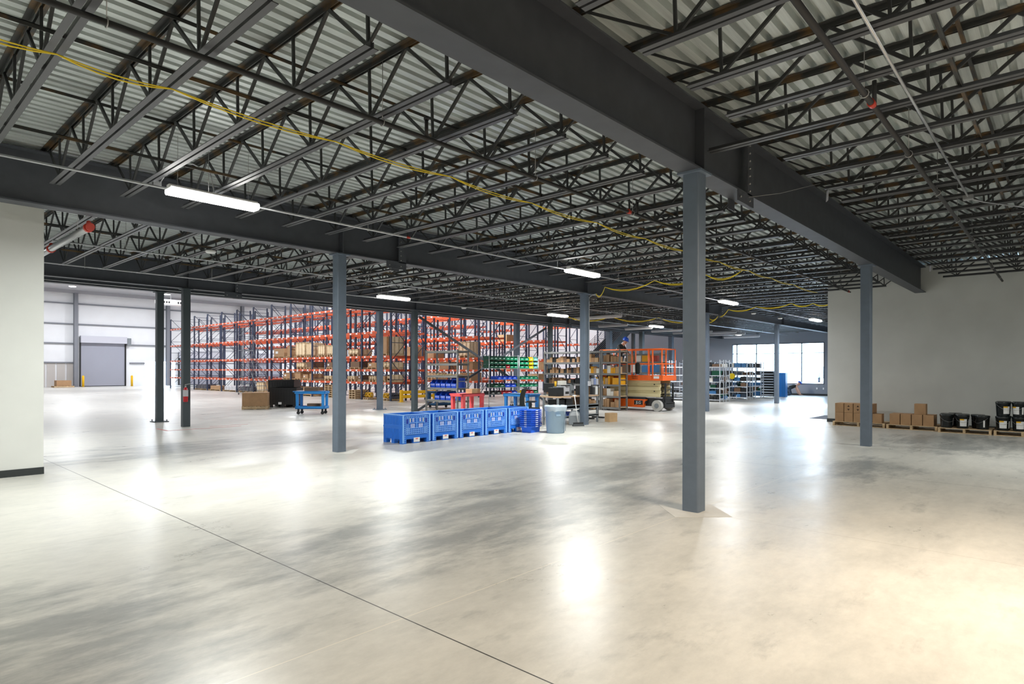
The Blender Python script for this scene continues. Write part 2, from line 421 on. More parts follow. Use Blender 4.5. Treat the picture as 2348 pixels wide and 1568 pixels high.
# ================================================================ STEEL FRAME
Y1, Y2, Y3 = 3.27, 10.87, 18.85
X1 = 6.78; XP = 8.42
def column(x, y, z1, label, s=0.203, m=None, plate=0.0, group='square steel columns'):
    t = thing('steel_column', label, 'column', (x, y, 0), 0, group); r = s / 2; q = 0.022
    poly = []
    for (cx, cy, a0) in ((r-q, r-q, 0), (-r+q, r-q, 90), (-r+q, -r+q, 180), (r-q, -r+q, 270)):
        for k in range(4):
            a = math.radians(a0 + k * 30); poly.append((cx + q*math.cos(a), cy + q*math.sin(a)))
    MB().prism(poly, 'z', 0.0, z1 - 0.022).build('shaft', m or M_col, t)
    MB().cbox(0, 0, z1-0.022, 0.3, 0.3, 0.022).build('cap_plate', m or M_col, t)
    if plate:
        b = MB(); b.cbox(0, 0, 0, plate, plate, 0.025)
        for sx in (-1, 1):
            for sy in (-1, 1): b.cyl((sx*plate*0.38, sy*plate*0.38, 0.02), (sx*plate*0.38, sy*plate*0.38, 0.08), 0.015, n=6)
        b.build('base_plate', m or M_col, t)
    return t
column(X1, Y1, 3.97, 'slate grey square column nearest the camera, under the big right girder')
column(X1+XP, Y1+0.03, 3.97, 'slate grey square column in front of the right wall, beside the stacked cartons')
column(X1, Y2, 3.97, 'slate grey square column left of the blue bulk bins')
colD = column(X1+XP, Y2, 3.97, 'slate grey square column with the broom leaning on it and conduit down its side')
column(X1+2*XP, Y2, 3.97, 'slate column behind the nearest column, mostly hidden')
column(32.0, Y2+0.1, 3.97, 'slim grey column standing in front of the far window')
column(XF-0.5, Y2+0.1, 3.97, 'column at the far window wall, hidden by the right wall corner')
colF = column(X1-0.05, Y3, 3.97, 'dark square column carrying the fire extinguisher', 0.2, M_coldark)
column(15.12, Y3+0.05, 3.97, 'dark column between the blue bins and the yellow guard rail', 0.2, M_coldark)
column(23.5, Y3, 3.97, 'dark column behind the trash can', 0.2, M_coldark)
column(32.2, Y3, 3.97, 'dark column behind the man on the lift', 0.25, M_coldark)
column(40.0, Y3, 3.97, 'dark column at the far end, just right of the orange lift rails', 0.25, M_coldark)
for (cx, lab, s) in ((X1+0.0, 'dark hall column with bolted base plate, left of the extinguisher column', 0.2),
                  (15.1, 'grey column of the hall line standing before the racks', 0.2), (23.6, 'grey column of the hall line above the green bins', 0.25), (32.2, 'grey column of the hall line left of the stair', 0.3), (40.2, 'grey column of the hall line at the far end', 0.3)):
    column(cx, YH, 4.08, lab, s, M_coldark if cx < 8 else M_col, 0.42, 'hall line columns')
# light joint patches around the column feet
M_patch = mat('light_grout', (0.62, 0.6, 0.56), 0.5, noise=0.06)
for n_, (px, py) in enumerate(((X1, Y1), (X1+XP, Y1), (X1, Y2), (X1+XP, Y2))):
    r = 0.46
    o = MB().prism([(px+r, py), (px, py+r), (px-r, py), (px, py-r)], 'z', 0.0005, 0.003).build('trim_%d' % (10+n_), M_patch); struct(o)

def girder(y, zb, x0, x1, depth, fl, label, stiff=(), splice=(), tf=0.02):
    t = thing('steel_girder', label, 'beam', (0, y, 0), 0, 'steel girders')
    zt = zb + depth; b = MB()
    b.box(x0, x1, -fl/2, fl/2, zb, zb+tf); b.box(x0, x1, -fl/2, fl/2, zt-tf, zt); b.box(x0, x1, -0.008, 0.008, zb+tf, zt-tf)
    b.build('i_beam', M_girder, t)
    for sx in stiff:
        MB().box(sx-0.008, sx+0.008, -fl/2+0.01, fl/2-0.01, zb+tf, zt-tf).build('stiffener', M_girder, t)
    for sx in splice:
        b = MB()
        b.box(sx-0.1, sx+0.1, -fl/2, -fl/2+0.012, zb-0.14, zt-0.03); b.box(sx-0.42, sx+0.1, -fl/2-0.001, -fl/2+0.011, zb-0.14, zb-0.0)
        b.box(sx-0.1, sx+0.1, fl/2-0.012, fl/2, zb-0.14, zt-0.03)
        p = b.build('splice_plate', M_girder, t); b = MB()
        for k in range(7):
            z = zb + 0.05 + k * 0.1; b.cyl((sx-0.05, -fl/2-0.02, z), (sx-0.05, -fl/2, z), 0.012, n=6)
        for k in range(2): b.cyl((sx-0.35+0.3*k, -fl/2-0.02, zb-0.08), (sx-0.35+0.3*k, -fl/2, zb-0.08), 0.012, n=6)
        b.build('bolts', M_bolt, p)
    return t
girder(Y1, 3.97, -8.9, 21.6, 0.76, 0.27, 'big dark girder running from top centre to the right wall, over the nearest column', (X1,), (8.15,))
girder(Y2, 3.97, -8.9, XF, 0.76, 0.27, 'long dark girder crossing behind the first strip light, on the left row of columns', (X1, X1+XP, X1+2*XP, 32.4), (8.25, 24.9))
girder(Y3, 3.97, -8.9, XF, 0.76, 0.22, 'dark girder in front of the tall hall', (X1, 15.1, 23.5), (8.2, 25))
girder(YH, 4.08, -8.9, XF, 0.62, 0.22, 'dark beam along the edge of the tall hall', ())

# bar joists --------------------------------------------------------------
def joist_meshes(L, e0, e1, rods=7):
    # local: along Y from 0 to L, z measured from 0 = floor
    zt, zb, dz = 4.795, 4.20, 0.045
    tc = MB()
    for s in (-1, 1):
        x0, x1 = (0.012, 0.064) if s > 0 else (-0.064, -0.012)
        tc.box(x0, x1, 0.0, L, zt-0.007, zt); tc.box(*( (0.012, 0.019) if s > 0 else (-0.019, -0.012)), 0.0, L, zt-0.05, zt-0.007)
    bc = MB()
    for s in (-1, 1):
        x0, x1 = (0.012, 0.064) if s > 0 else (-0.064, -0.012)
        bc.box(x0, x1, e0, L-e1, zb, zb+0.007); bc.box(*((0.012, 0.019) if s > 0 else (-0.019, -0.012)), e0, L-e1, zb+0.007, zb+0.05)
    wb = MB(); a, c = e0+0.05, L-e1-0.3
    n = int(round((c - a) / 1.22)) + 1; st = (c - a) / (n - 1)
    zi, zo = zt-0.035, zb+0.035
    wb.bar((0, a, zo), (0, 0.16, zi), 0.022, 0.022); wb.bar((0, c, zo), (0, L-0.16, zi), 0.022, 0.022)
    for k in range(n):
        yb = a + k*st
        if k < n-1: wb.bar((0, yb, zo), (0, yb+st/2, zi), 0.026, 0.03); wb.bar((0, yb+st/2, zi), (0, yb+st, zo), 0.026, 0.03)
        wb.bar((0, yb, zo), (0, yb+0.02, zi), 0.024, 0.024)
    return tc.mesh('top_chord', M_joist), bc.mesh('bottom_chord', M_joistb), wb.mesh('web', M_joistw)
M_joistw = mat('joist_web_black', (0.028, 0.03, 0.032), 0.5)
M_joistb = mat('joist_bottom_paint', (0.055, 0.057, 0.063), 0.4)
bays = [('right', -3.6, Y1, 0.7, 0.72, 'right of the big girder', 1.83), ('mid', Y1, Y2, 0.82, 0.5, 'in the middle bay', 2.0), ('far', Y2, Y3, 0.5, 0.5, 'behind the long girder', 2.0)]
for (nm, ya, yb, e0, e1, where, xo) in bays:
    L = yb - ya
    ms = joist_meshes(L, e0, e1)
    k0, k1 = (-1, 49) if nm != 'right' else (-1, 23)
    cnt = 0
    for k in range(k0, k1):
        x = xo + 0.838 * k
        if nm == 'far' and x < 1.9: continue
        if x > XF - 0.3 or (nm == 'right' and x > 21.2): continue
        t = thing('bar_joist', 'dark roof joist %s, %s from the near end' % (where, nth(cnt)), 'roof joist', (x, ya, 0), 0, 'roof joists ' + where)
        cnt += 1
        for nn, me in zip(('top_chord', 'bottom_chord', 'web'), ms): put(nn, me, t)
        if nm == 'right' and k == 6: MB().box(0.012, 0.064, L-0.75, L-0.15, 4.199, 4.206).box(-0.064, -0.012, L-0.75, L-0.15, 4.199, 4.206).box(0.012, 0.019, L-0.75, L-0.15, 4.206, 4.25).box(-0.019, -0.012, L-0.75, L-0.15, 4.206, 4.25).box(-0.012, 0.012, L-0.3, L-0.26, 4.206, 4.25).build('chord_extension', M_joistb, t)
# bridging angles
bi = 0
for (ya, yb, where) in ((Y1, Y2, 'middle bay'), (Y2, Y3, 'bay behind the long girder'), (-4.33, Y1, 'right bay')):
    for fr in (1/3, 2/3):
        y = ya + (yb - ya) * fr
        if where == 'right bay' and fr < 0.5: continue
        x1 = 21.5 if where == 'right bay' else XF
        b = MB(); b.box(0, x1, y-0.018, y+0.018, 4.255, 4.261); b.box(0, x1, y-0.018, y-0.013, 4.225, 4.261)
        tag(b.build('bridging_angle', M_joist), 'thin bridging bar at joist bottoms, %s, %s' % (where, 'nearer line' if fr < 0.5 else 'farther line'), 'bracing bar', 'joist bridging bars')
        b = MB(); b.box(0, x1, y-0.018, y+0.018, 4.738, 4.744); b.box(0, x1, y-0.018, y-0.013, 4.71, 4.744)
        tag(b.build('bridging_angle', M_joist), 'thin bridging bar just under the deck, %s, %s' % (where, 'nearer line' if fr < 0.5 else 'farther line'), 'bracing bar', 'joist bridging bars')

# cross brace in the hall line
b = MB(); b.bar((15.32, Y3, 3.72), (23.34, Y3, 0.05), 0.05, 0.09); tag(b.build('cross_brace', M_girder), 'dark diagonal steel brace falling to the right behind the grey bin shelf', 'brace')
b = MB(); b.bar((23.32, Y3+0.1, 3.72), (15.3, Y3+0.1, 0.05), 0.05, 0.09); tag(b.build('cross_brace', M_girder), 'dark diagonal steel brace rising to the right above the green bins', 'brace')

# ================================================================ OBJECT KIT
M_carton = mat('carton_brown', (0.42, 0.25, 0.13), 0.8, noise=0.1, nscale=5)
M_carton2 = mat('carton_tan', (0.58, 0.38, 0.2), 0.8, noise=0.1, nscale=5)
M_cartond = mat('carton_dark', (0.17, 0.1, 0.06), 0.8)
M_tape = mat('packing_tape', (0.52, 0.36, 0.2), 0.35)
M_wood = mat('pallet_wood', (0.58, 0.42, 0.25), 0.8, noise=0.25, nscale=9)
M_crate = mat('crate_wood', (0.85, 0.67, 0.45), 0.8, noise=0.12, nscale=6)
M_label = mat('white_label', (0.8, 0.8, 0.8), 0.5)
M_labely = mat('yellow_label', (0.8, 0.45, 0.02), 0.5)
M_orangeb = mat('orange_beam', (0.62, 0.09, 0.022), 0.45, noise=0.1, nscale=2)
M_navy = mat('navy_upright', (0.03, 0.045, 0.09), 0.45)
M_bluebin = mat('bulk_bin_blue', (0.02, 0.17, 0.68), 0.4)
M_bluelit = mat('bulk_bin_lit_blue', (0.22, 0.47, 0.95), 0.35)  # same plastic as the bin, lightened to paint in the lit rib edges
M_royal = mat('royal_blue_plastic', (0.008, 0.06, 0.5), 0.35)
M_tote = mat('tote_blue', (0.01, 0.13, 0.75), 0.35)
M_cart = mat('cart_blue', (0.02, 0.22, 0.6), 0.4)
M_cartdk = mat('cart_dark_blue', (0.01, 0.08, 0.2), 0.4)
M_cartred = mat('cart_red', (0.75, 0.09, 0.1), 0.4)
M_green = mat('bin_green', (0.0, 0.2, 0.09), 0.4)
M_dgreen = mat('bin_dark_green', (0.0, 0.07, 0.035), 0.4)
M_teal = mat('bin_teal', (0.1, 0.38, 0.33), 0.4)
M_binyel = mat('bin_yellow', (0.8, 0.58, 0.0), 0.4)
M_binred = mat('bin_red', (0.4, 0.01, 0.02), 0.4)
M_guard = mat('guard_yellow', (0.85, 0.48, 0.0), 0.45)
M_shelf = mat('shelf_grey', (0.17, 0.17, 0.165), 0.5)
M_shelfw = mat('shelf_white', (0.7, 0.74, 0.8), 0.4)
M_board = mat('shelf_board', (0.6, 0.45, 0.27), 0.7)
M_can = mat('trash_can_grey', (0.27, 0.38, 0.5), 0.5)
M_film = mat('clear_liner', (0.42, 0.5, 0.58), 0.25)
M_greyp = mat('cart_grey', (0.2, 0.22, 0.24), 0.5)
M_lift = mat('lift_orange', (0.85, 0.13, 0.01), 0.4, noise=0.08, nscale=4)
M_cream = mat('lift_cream', (0.66, 0.58, 0.33), 0.5)
M_tyre = mat('tyre_grey', (0.5, 0.49, 0.46), 0.8)
M_skin = mat('skin', (0.55, 0.3, 0.2), 0.55)
M_hat = mat('hard_hat_blue', (0.01, 0.08, 0.55), 0.3)
M_shirt = mat('black_shirt', (0.01, 0.013, 0.012), 0.8)
M_jeans = mat('dark_jeans', (0.03, 0.05, 0.08), 0.8)
M_hair = mat('dark_hair', (0.02, 0.012, 0.01), 0.7)
M_orangebox = mat('box_orange', (0.8, 0.38, 0.01), 0.6)
M_whitebox = mat('box_white', (0.75, 0.73, 0.68), 0.6)
M_redbox = mat('box_red', (0.4, 0.05, 0.03), 0.6)
M_black2 = mat('pail_black', (0.012, 0.016, 0.018), 0.25)
M_door = mat('roll_door_grey', (0.36, 0.37, 0.44), 0.5)
M_bluebox = mat('box_blue', (0.05, 0.2, 0.45), 0.5)

def pallet(x, y, label, w=1.0, d=1.2, group=None, rz=0.0, z=0.0, h=0.13):
    t = thing('wooden_pallet', label, 'pallet', (x, y, z), rz, group)
    for q in (-1, 0, 1): MB().cbox(0, q*(d/2-0.03), 0.016, w, 0.055, h-0.034).build('stringer', M_wood, t)
    n = 7
    b = MB()
    for k in range(n): b.cbox(-w/2 + 0.05 + k*(w-0.1)/(n-1), 0, h-0.018, 0.1, d, 0.018)
    b.build('deck_boards', M_wood, t)
    for s in (-1, 0, 1): MB().cbox(s*(w/2-0.05), 0, 0, 0.1, d, 0.016).build('bottom_board', M_wood, t)
    return t
LAST = [None]
def carton(x, y, z, w, d, h, label, m=None, rz=0.0, group=None, lab=False, tape=True, open_=False):
    t = thing('cardboard_box', label, 'box', (x, y, z), rz, group); LAST[0] = t
    b = MB()
    if open_:
        q = 0.01
        b.box(-w/2, w/2, -d/2, d/2, 0, q); b.box(-w/2, -w/2+q, -d/2, d/2, q, h); b.box(w/2-q, w/2, -d/2, d/2, q, h)
        b.box(-w/2+q, w/2-q, -d/2, -d/2+q, q, h); b.box(-w/2+q, w/2-q, d/2-q, d/2, q, h)
    else:
        b.box(-w/2, w/2, -d/2, d/2, 0, h-0.004); b.box(-w/2, w/2, -d/2, -0.003, h-0.004, h); b.box(-w/2, w/2, 0.003, d/2, h-0.004, h)
    b.build('body', m or M_carton, t, bevel=0.004 if w > 0.3 else 0)
    if tape and not open_: MB().box(-w/2-0.001, w/2+0.001, -0.025, 0.025, h-0.06, h+0.001).build('tape', M_tape, t)
    if lab: MB().box(-w/2-0.002, -w/2, d*0.1, d*0.35, h*0.35, h*0.65).build('label', M_label, t)
    return t
def crate(x, y, z, w, d, h, label, group=None):
    t = thing('wooden_crate', label, 'crate', (x, y, z), 0, group)
    b = MB(); b.box(-w/2, w/2, -d/2, d/2, 0.12, h); b.build('body', M_crate, t)
    b = MB()
    for s in (-0.48, -0.16, 0.16, 0.48): b.box(-w/2-0.02, -w/2, s*d-0.03, s*d+0.03, 0.12, h)
    b.box(-w/2-0.02, -w/2, -d/2, d/2, h-0.06, h); b.box(-w/2-0.02, -w/2, -d/2, d/2, 0.12, 0.2)
    for s in (-0.48, -0.16, 0.16, 0.48): b.box(s*w-0.03, s*w+0.03, -d/2-0.02, -d/2, 0.12, h)
    b.build('battens', M_wood, t)
    b = MB()
    for s in (-0.44, 0, 0.44): b.box(-w/2, w/2, s*d-0.05, s*d+0.05, 0, 0.12)
    b.build('skids', M_wood, t)
    return t
def text_mesh(s, size, name='lettering', ext=0.001):
    cu = bpy.data.curves.new(name, 'FONT'); cu.body = s; cu.size = size; cu.extrude = ext; cu.align_x = 'CENTER'; cu.align_y = 'CENTER'
    o = bpy.data.objects.new(name, cu); C.objects.link(o)
    bpy.context.view_layer.update()
    me = bpy.data.meshes.new_from_object(o.evaluated_get(bpy.context.evaluated_depsgraph_get()))
    bpy.data.objects.remove(o); bpy.data.curves.remove(cu)
    return me

# ================================================================ BLUE BULK BINS
def bulk_bin(x, y, label):
    # front faces -Y; w along X, d along Y
    W, D, H = 0.80, 0.70, 0.645
    t = thing('bulk_bin', label, 'bulk bin', (x, y, 0), 0, 'blue collapsible bulk bins in a row')
    b = MB()
    # pallet base with fork openings
    for s in (-1, 0, 1):
        for q in (-1, 0, 1): b.cbox(s*(W/2-0.055), q*(D/2-0.055), 0.0, 0.11 if s else 0.17, 0.11, 0.10)
    b.cbox(0, 0, 0.10, W, D, 0.04)
    b.build('pallet_base', M_bluebin, t)
    b = MB()
    for s in (-1, 1): b.box(s*W/2, s*(W/2-0.03), -D/2, D/2, 0.14, H) if s < 0 else b.box(W/2-0.03, W/2, -D/2, D/2, 0.14, H)
    b.box(-W/2+0.03, W/2-0.03, D/2-0.03, D/2, 0.14, H); b.box(-W/2+0.03, W/2-0.03, -D/2+0.004, -D/2+0.026, 0.14, H)
    b.build('walls', M_bluebin, t)
    b = MB()
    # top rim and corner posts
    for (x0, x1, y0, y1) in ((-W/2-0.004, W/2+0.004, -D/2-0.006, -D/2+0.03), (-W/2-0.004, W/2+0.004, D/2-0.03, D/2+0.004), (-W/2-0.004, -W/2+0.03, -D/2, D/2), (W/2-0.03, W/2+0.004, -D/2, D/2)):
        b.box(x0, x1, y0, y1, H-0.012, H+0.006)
    b.build('rim', M_bluelit, t)
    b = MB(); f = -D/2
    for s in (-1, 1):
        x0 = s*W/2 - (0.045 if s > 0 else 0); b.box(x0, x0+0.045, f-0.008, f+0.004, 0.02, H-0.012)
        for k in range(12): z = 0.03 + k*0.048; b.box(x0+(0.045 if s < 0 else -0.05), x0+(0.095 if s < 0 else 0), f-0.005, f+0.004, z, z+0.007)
    b.build('corner_posts', M_bluelit, t)
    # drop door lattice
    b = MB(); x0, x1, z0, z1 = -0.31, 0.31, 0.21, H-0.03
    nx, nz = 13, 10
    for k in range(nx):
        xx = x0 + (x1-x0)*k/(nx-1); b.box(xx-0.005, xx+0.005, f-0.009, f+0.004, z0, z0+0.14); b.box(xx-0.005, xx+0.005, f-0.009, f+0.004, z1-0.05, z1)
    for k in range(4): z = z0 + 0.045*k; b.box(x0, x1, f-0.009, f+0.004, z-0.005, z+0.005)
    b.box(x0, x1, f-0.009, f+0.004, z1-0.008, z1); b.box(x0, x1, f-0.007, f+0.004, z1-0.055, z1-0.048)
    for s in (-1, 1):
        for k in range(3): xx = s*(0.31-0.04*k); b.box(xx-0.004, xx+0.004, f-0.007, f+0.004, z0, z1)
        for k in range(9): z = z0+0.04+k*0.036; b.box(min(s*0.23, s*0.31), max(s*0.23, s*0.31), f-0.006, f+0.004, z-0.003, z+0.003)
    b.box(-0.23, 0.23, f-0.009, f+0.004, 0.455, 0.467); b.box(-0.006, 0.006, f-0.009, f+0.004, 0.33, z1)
    b.build('drop_door', M_bluelit, t)
    b = MB()
    for s in (-1, 1): b.box(s*0.115-0.06, s*0.115+0.06, f-0.006, f+0.002, 0.345, 0.435); b.box(s*0.10-0.025, s*0.10+0.025, f-0.006, f+0.002, 0.48, 0.56)
    b.build('worn_panels', mat('scuffed_blue', (0.38, 0.46, 0.8), 0.6, noise=0.2, nscale=20), t)
    for s in (-1, 1): MB().box(s*0.27-0.018, s*0.27+0.018, f-0.012, f+0.003, 0.45, 0.55).build('latch', mat('latch_blue', (0.01, 0.04, 0.4), 0.4), t)
    b = MB()
    for s in (-1, 1): b.box(s*0.185-0.012, s*0.185+0.012, f-0.0065, f+0.002, 0.475, 0.565)
    b.build('door_slots', mat('slot_light', (0.7, 0.68, 0.62), 0.6), t)
    l = MB().box(-0.085, 0.085, f-0.006, f-0.001, 0.025, 0.125).build('label_card', M_label, t)
    MB().box(-0.035, 0.035, f-0.008, f-0.006, 0.085, 0.11).build('red_logo_patch', mat('label_red', (0.75, 0.2, 0.2), 0.6), l)
    # ribs on the left side wall
    b = MB()
    for k in range(14): yy = -D/2+0.05+k*0.046; b.box(-W/2-0.007, -W/2, yy-0.005, yy+0.005, 0.06, 0.33); b.box(-W/2-0.006, -W/2, yy-0.005, yy+0.005, 0.42, 0.6)
    b.box(-W/2-0.009, -W/2, -D/2, D/2, 0.36, 0.39)
    b.build('side_ribs', M_bluebin, t)
    return t
bb0 = bulk_bin(8.80, 11.27, 'blue bulk bin at the left end of the row, its side showing')
for k, lab in enumerate(('blue bulk bin second from the left in the row', 'blue bulk bin in the middle of the row of five', 'blue bulk bin fourth in the row, behind it the red cart', 'blue bulk bin at the right end of the row, half hidden by stacked totes')):
    dup(bb0, (8.80 + 0.868*(k+1), 11.27, 0), None, lab)

# stack of nested blue totes
tx, ty = 12.42, 10.62
for k in range(9):
    t = thing('nested_tote', 'bright blue tote in the nested stack, %s from the floor' % nth(k), 'tote', (tx, ty, 0.0005 + 0.052*k), 0.12, 'nested blue totes')
    b = MB(); W, D = 0.50, 0.38
    h = 0.19 if k == 0 else 0.048
    z0 = 0 if k == 0 else 0.142
    b.taper(0, 0, z0, 0.19, W-0.1+z0*0.25, D-0.09+z0*0.2, W-0.06, D-0.06)
    b.build('body', M_tote, t)
    b = MB(); b.taper(0, 0, 0.146, 0.178, W-0.02, D-0.02, W+0.015, D+0.015); b.build('rim', M_tote, t)
    MB().box(-0.05, 0.05, -D/2-0.012, -D/2+0.008, 0.152, 0.17).build('handle', M_label, t); MB().box(-W/2-0.012, -W/2+0.01, -0.035, 0.035, 0.152, 0.17).build('handle', M_label, t)

# ================================================================ TRASH CAN, BROOM, DUST PAN
t = thing('trash_can', 'tall grey round trash can with a clear liner folded over its rim', 'trash can', (12.72, 10.02, 0), 0.9)
MB().lathe([(0.225, 0.0), (0.235, 0.02), (0.275, 0.66), (0.285, 0.67), (0.285, 0.70), (0.27, 0.705), (0.262, 0.69), (0.225, 0.05), (0.0, 0.05)], n=36).build('body', M_can, t)
b = MB(); random.seed(3)
prof = []
n = 40; i0 = 0
for (r, z, j) in ((0.25, 0.60, 0), (0.272, 0.715, 0.003), (0.298, 0.722, 0.006), (0.303, 0.69, 0.006), (0.297, 0.64, 0.008), (0.289, 0.58, 0.012)):
    for k in range(n): 
        a = 2*PI*k/n; rr = r + random.uniform(-j, j); b.v.append((rr*math.cos(a), rr*math.sin(a), z + random.uniform(-j, j)*1.5))
for a in range(5):
    for k in range(n):
        j = (k+1) % n; b.f.append((a*n+k, a*n+j, a*n+n+j, a*n+n+k)); b.m.append(0); b.sm.append(True)
b.build('liner', M_film, t)
for s in (0.0, PI):
    b = MB(); c_, s_ = math.cos(s), math.sin(s)
    b.quadbox([(0.27*c_-0.06*s_, 0.27*s_+0.06*c_, 0.44), (0.33*c_-0.06*s_, 0.33*s_+0.06*c_, 0.46), (0.33*c_+0.06*s_, 0.33*s_-0.06*c_, 0.46), (0.27*c_+0.06*s_, 0.27*s_-0.06*c_, 0.44),
               (0.27*c_-0.06*s_, 0.27*s_+0.06*c_, 0.50), (0.33*c_-0.06*s_, 0.33*s_+0.06*c_, 0.50), (0.33*c_+0.06*s_, 0.33*s_-0.06*c_, 0.50), (0.27*c_+0.06*s_, 0.27*s_-0.06*c_, 0.50)])
    b.build('handle', M_can, t)
b = MB()
for a in (3.9, 4.6): b.bar((0.262*math.cos(a), 0.262*math.sin(a), 0.05), (0.288*math.cos(a), 0.288*math.sin(a), 0.50), 0.012, 0.012)
b.build('side_ribs', mat('can_rib', (0.12, 0.18, 0.25), 0.5), t)

t = thing('push_broom', 'push broom with white handle leaning on the conduit column', 'broom', (14.72, 10.74, 0), -0.6)
MB().taper(0, 0, 0.0, 0.075, 0.36, 0.13, 0.28, 0.05).build('bristles', mat('broom_bristle', (0.06, 0.065, 0.07), 0.9), t)
MB().cbox(0, 0, 0.075, 0.3, 0.06, 0.03).build('head', M_black, t)
MB().cyl((0, 0, 0.08), (-0.10, 0.06, 0.92), 0.012, n=8).build('handle', M_whitep, t)
MB().cyl((-0.16, 0.06, 0.9), (-0.04, 0.06, 0.9), 0.014, n=8).build('hook', M_whitep, t)
t = thing('lobby_dustpan', 'grey half-round lobby dust pan standing behind the broom', 'dust pan', (14.86, 10.98, 0), -0.7)
poly = [(-0.17, 0.02), (0.17, 0.02), (0.17, 0.3)] + [(0.17*math.cos(a), 0.3+0.15*math.sin(a)) for a in [PI*k/10 for k in range(1, 10)]] + [(-0.17, 0.3)]
MB().prism(poly, 'y', 0.0, 0.02).build('hood', M_greyp, t)
MB().prism([(p[0]*0.82, p[1]*0.86+0.03) for p in poly[2:]], 'y', -0.006, 0.0).build('lip', mat('pan_light', (0.4, 0.42, 0.45), 0.5), t)

# ================================================================ PALLETS, CARTONS, PAILS at the right wall
def pail(x, y, z, label, face=0.0, big=True):
    t = thing('pail', label, 'pail', (x, y, z), face, 'black five gallon pails')
    MB().lathe([(0.0, 0), (0.128, 0), (0.132, 0.01), (0.147, 0.30), (0.153, 0.302), (0.153, 0.335)], n=24, cap=False).build('body', M_black2, t)
    MB().lathe([(0.156, 0.325), (0.158, 0.35), (0.150, 0.365), (0.13, 0.36), (0.0, 0.358)], n=24, cap=False).build('lid', M_black2, t)
    def patch(a0, a1, z0, z1, m, nm, par, off=0.0):
        b = MB(); n = 6
        for k in range(n):
            p = []
            for a in (a0 + (a1-a0)*k/n, a0 + (a1-a0)*(k+1)/n):
                for zz in (z0, z1):
                    r = 0.132 + 0.05*zz + 0.002 + off; p.append((r*math.cos(a), r*math.sin(a), zz))
            b.quad(p[0], p[2], p[3], p[1])
        return b.build(nm, m, par)
    if big:
        l = patch(PI-0.55, PI+0.55, 0.06, 0.25, M_label, 'label', t); patch(PI-0.55, PI+0.1, 0.215, 0.25, M_labely, 'yellow_band', l, 0.001)
    patch(PI+0.95, PI+1.2, 0.06, 0.24, M_label, 'side_label', t)
    pts = [(0.16*math.cos(a), 0.16*math.sin(a), 0.30 - 0.14*math.sin((a-PI*0.5)/PI*PI)) for a in [PI*0.5 + PI*k/10 for k in range(11)]]
    MB().tube(pts, 0.0025, n=5).build('bail_handle', M_bolt, t)
    return t
pallet(20.8, 4.62, 'wooden pallet under two layers of cartons, at the wall corner', 1.0, 1.38, 'pallets along the right wall')
M_print = mat('carton_print', (0.05, 0.03, 0.02), 0.8)
for zz in (0, 1):
    for j in range(5):
        yy = 5.13 - j*0.25
        if zz == 1 and j == 4: continue
        carton(20.47, yy, 0.131 + zz*0.275, 0.3, 0.232, 0.27, 'small brown carton, front row %s layer, %s from left on the corner pallet' % (('lower', 'upper')[zz], nth(j)), M_carton, group='cartons on the corner pallet', tape=False)
        if zz == 1 and j in (1, 2):
            mk = MB()
            for (z0, z1) in ((0.17, 0.22), (0.11, 0.06)): mk.prism([(-0.035, z0), (0.035, z0), (0.0, z1)] if z1 > z0 else [(0.035, z0), (-0.035, z0), (0.0, z1)], 'x', -0.153, -0.1505)
            mk.build('printed_arrows', M_print, [o for o in bpy.data.objects if o.name.startswith('cardboard_box')][-1] if False else LAST[0])
for j in range(4): carton(20.79, 5.13-j*0.25, 0.131, 0.3, 0.232, 0.27, 'small brown carton, rear row lower layer, %s from left on the corner pallet' % nth(j), M_carton, group='cartons on the corner pallet', tape=False)
for j in range(4): carton(20.79, 5.13-j*0.25, 0.406, 0.3, 0.232, 0.27, 'small brown carton, rear row upper layer, %s from left on the corner pallet' % nth(j), M_carton, group='cartons on the corner pallet', tape=False)
pallet(20.7, 3.27, 'wooden pallet under a single layer of square cartons', 1.0, 1.22, 'pallets along the right wall')
for j in range(4):
    carton(20.4, 3.68-j*0.268, 0.131, 0.27, 0.248, 0.30, 'square brown carton, front row of the low pallet, %s from the left' % nth(j), M_carton, group='cartons on the low pallet', tape=False)
for j in range(4): carton(20.7, 3.68-j*0.268, 0.131, 0.27, 0.248, 0.30, 'square brown carton, back row of the low pallet, %s from the left' % nth(j), M_carton, group='cartons on the low pallet', tape=False)
carton(20.45, 3.08, 0.432, 0.27, 0.27, 0.30, 'single brown carton standing on top of the low pallet load', M_carton, tape=False)
pallet(20.45, 2.05, 'wooden pallet under one layer of black pails', 0.95, 1.15, 'pallets along the right wall')
for q, (dx, dy, bg_) in enumerate(((-0.3, 0.4, False), (-0.3, 0.05, True), (-0.3, -0.38, False), (0.03, 0.42, False), (0.03, 0.08, False), (0.03, -0.25, False), (0.35, 0.28, False))):
    pail(20.45+dx, 2.05+dy, 0.131, 'black pail on the single-layer pallet, %s' % ('front left', 'front centre with white and yellow label', 'front right, plain', 'second row left', 'second row centre', 'second row right', 'back row')[q], (0.5, 0.25, -0.8, 0.2, 0, 0, 0.3)[q], bg_)
0 and pail(20.2, 2.84, 0.0005, 'black pail standing on the floor between two pallets', 0.9, False)
pallet(20.45, 0.86, 'wooden pallet under two layers of black pails at the right frame edge', 0.95, 1.15, 'pallets along the right wall')
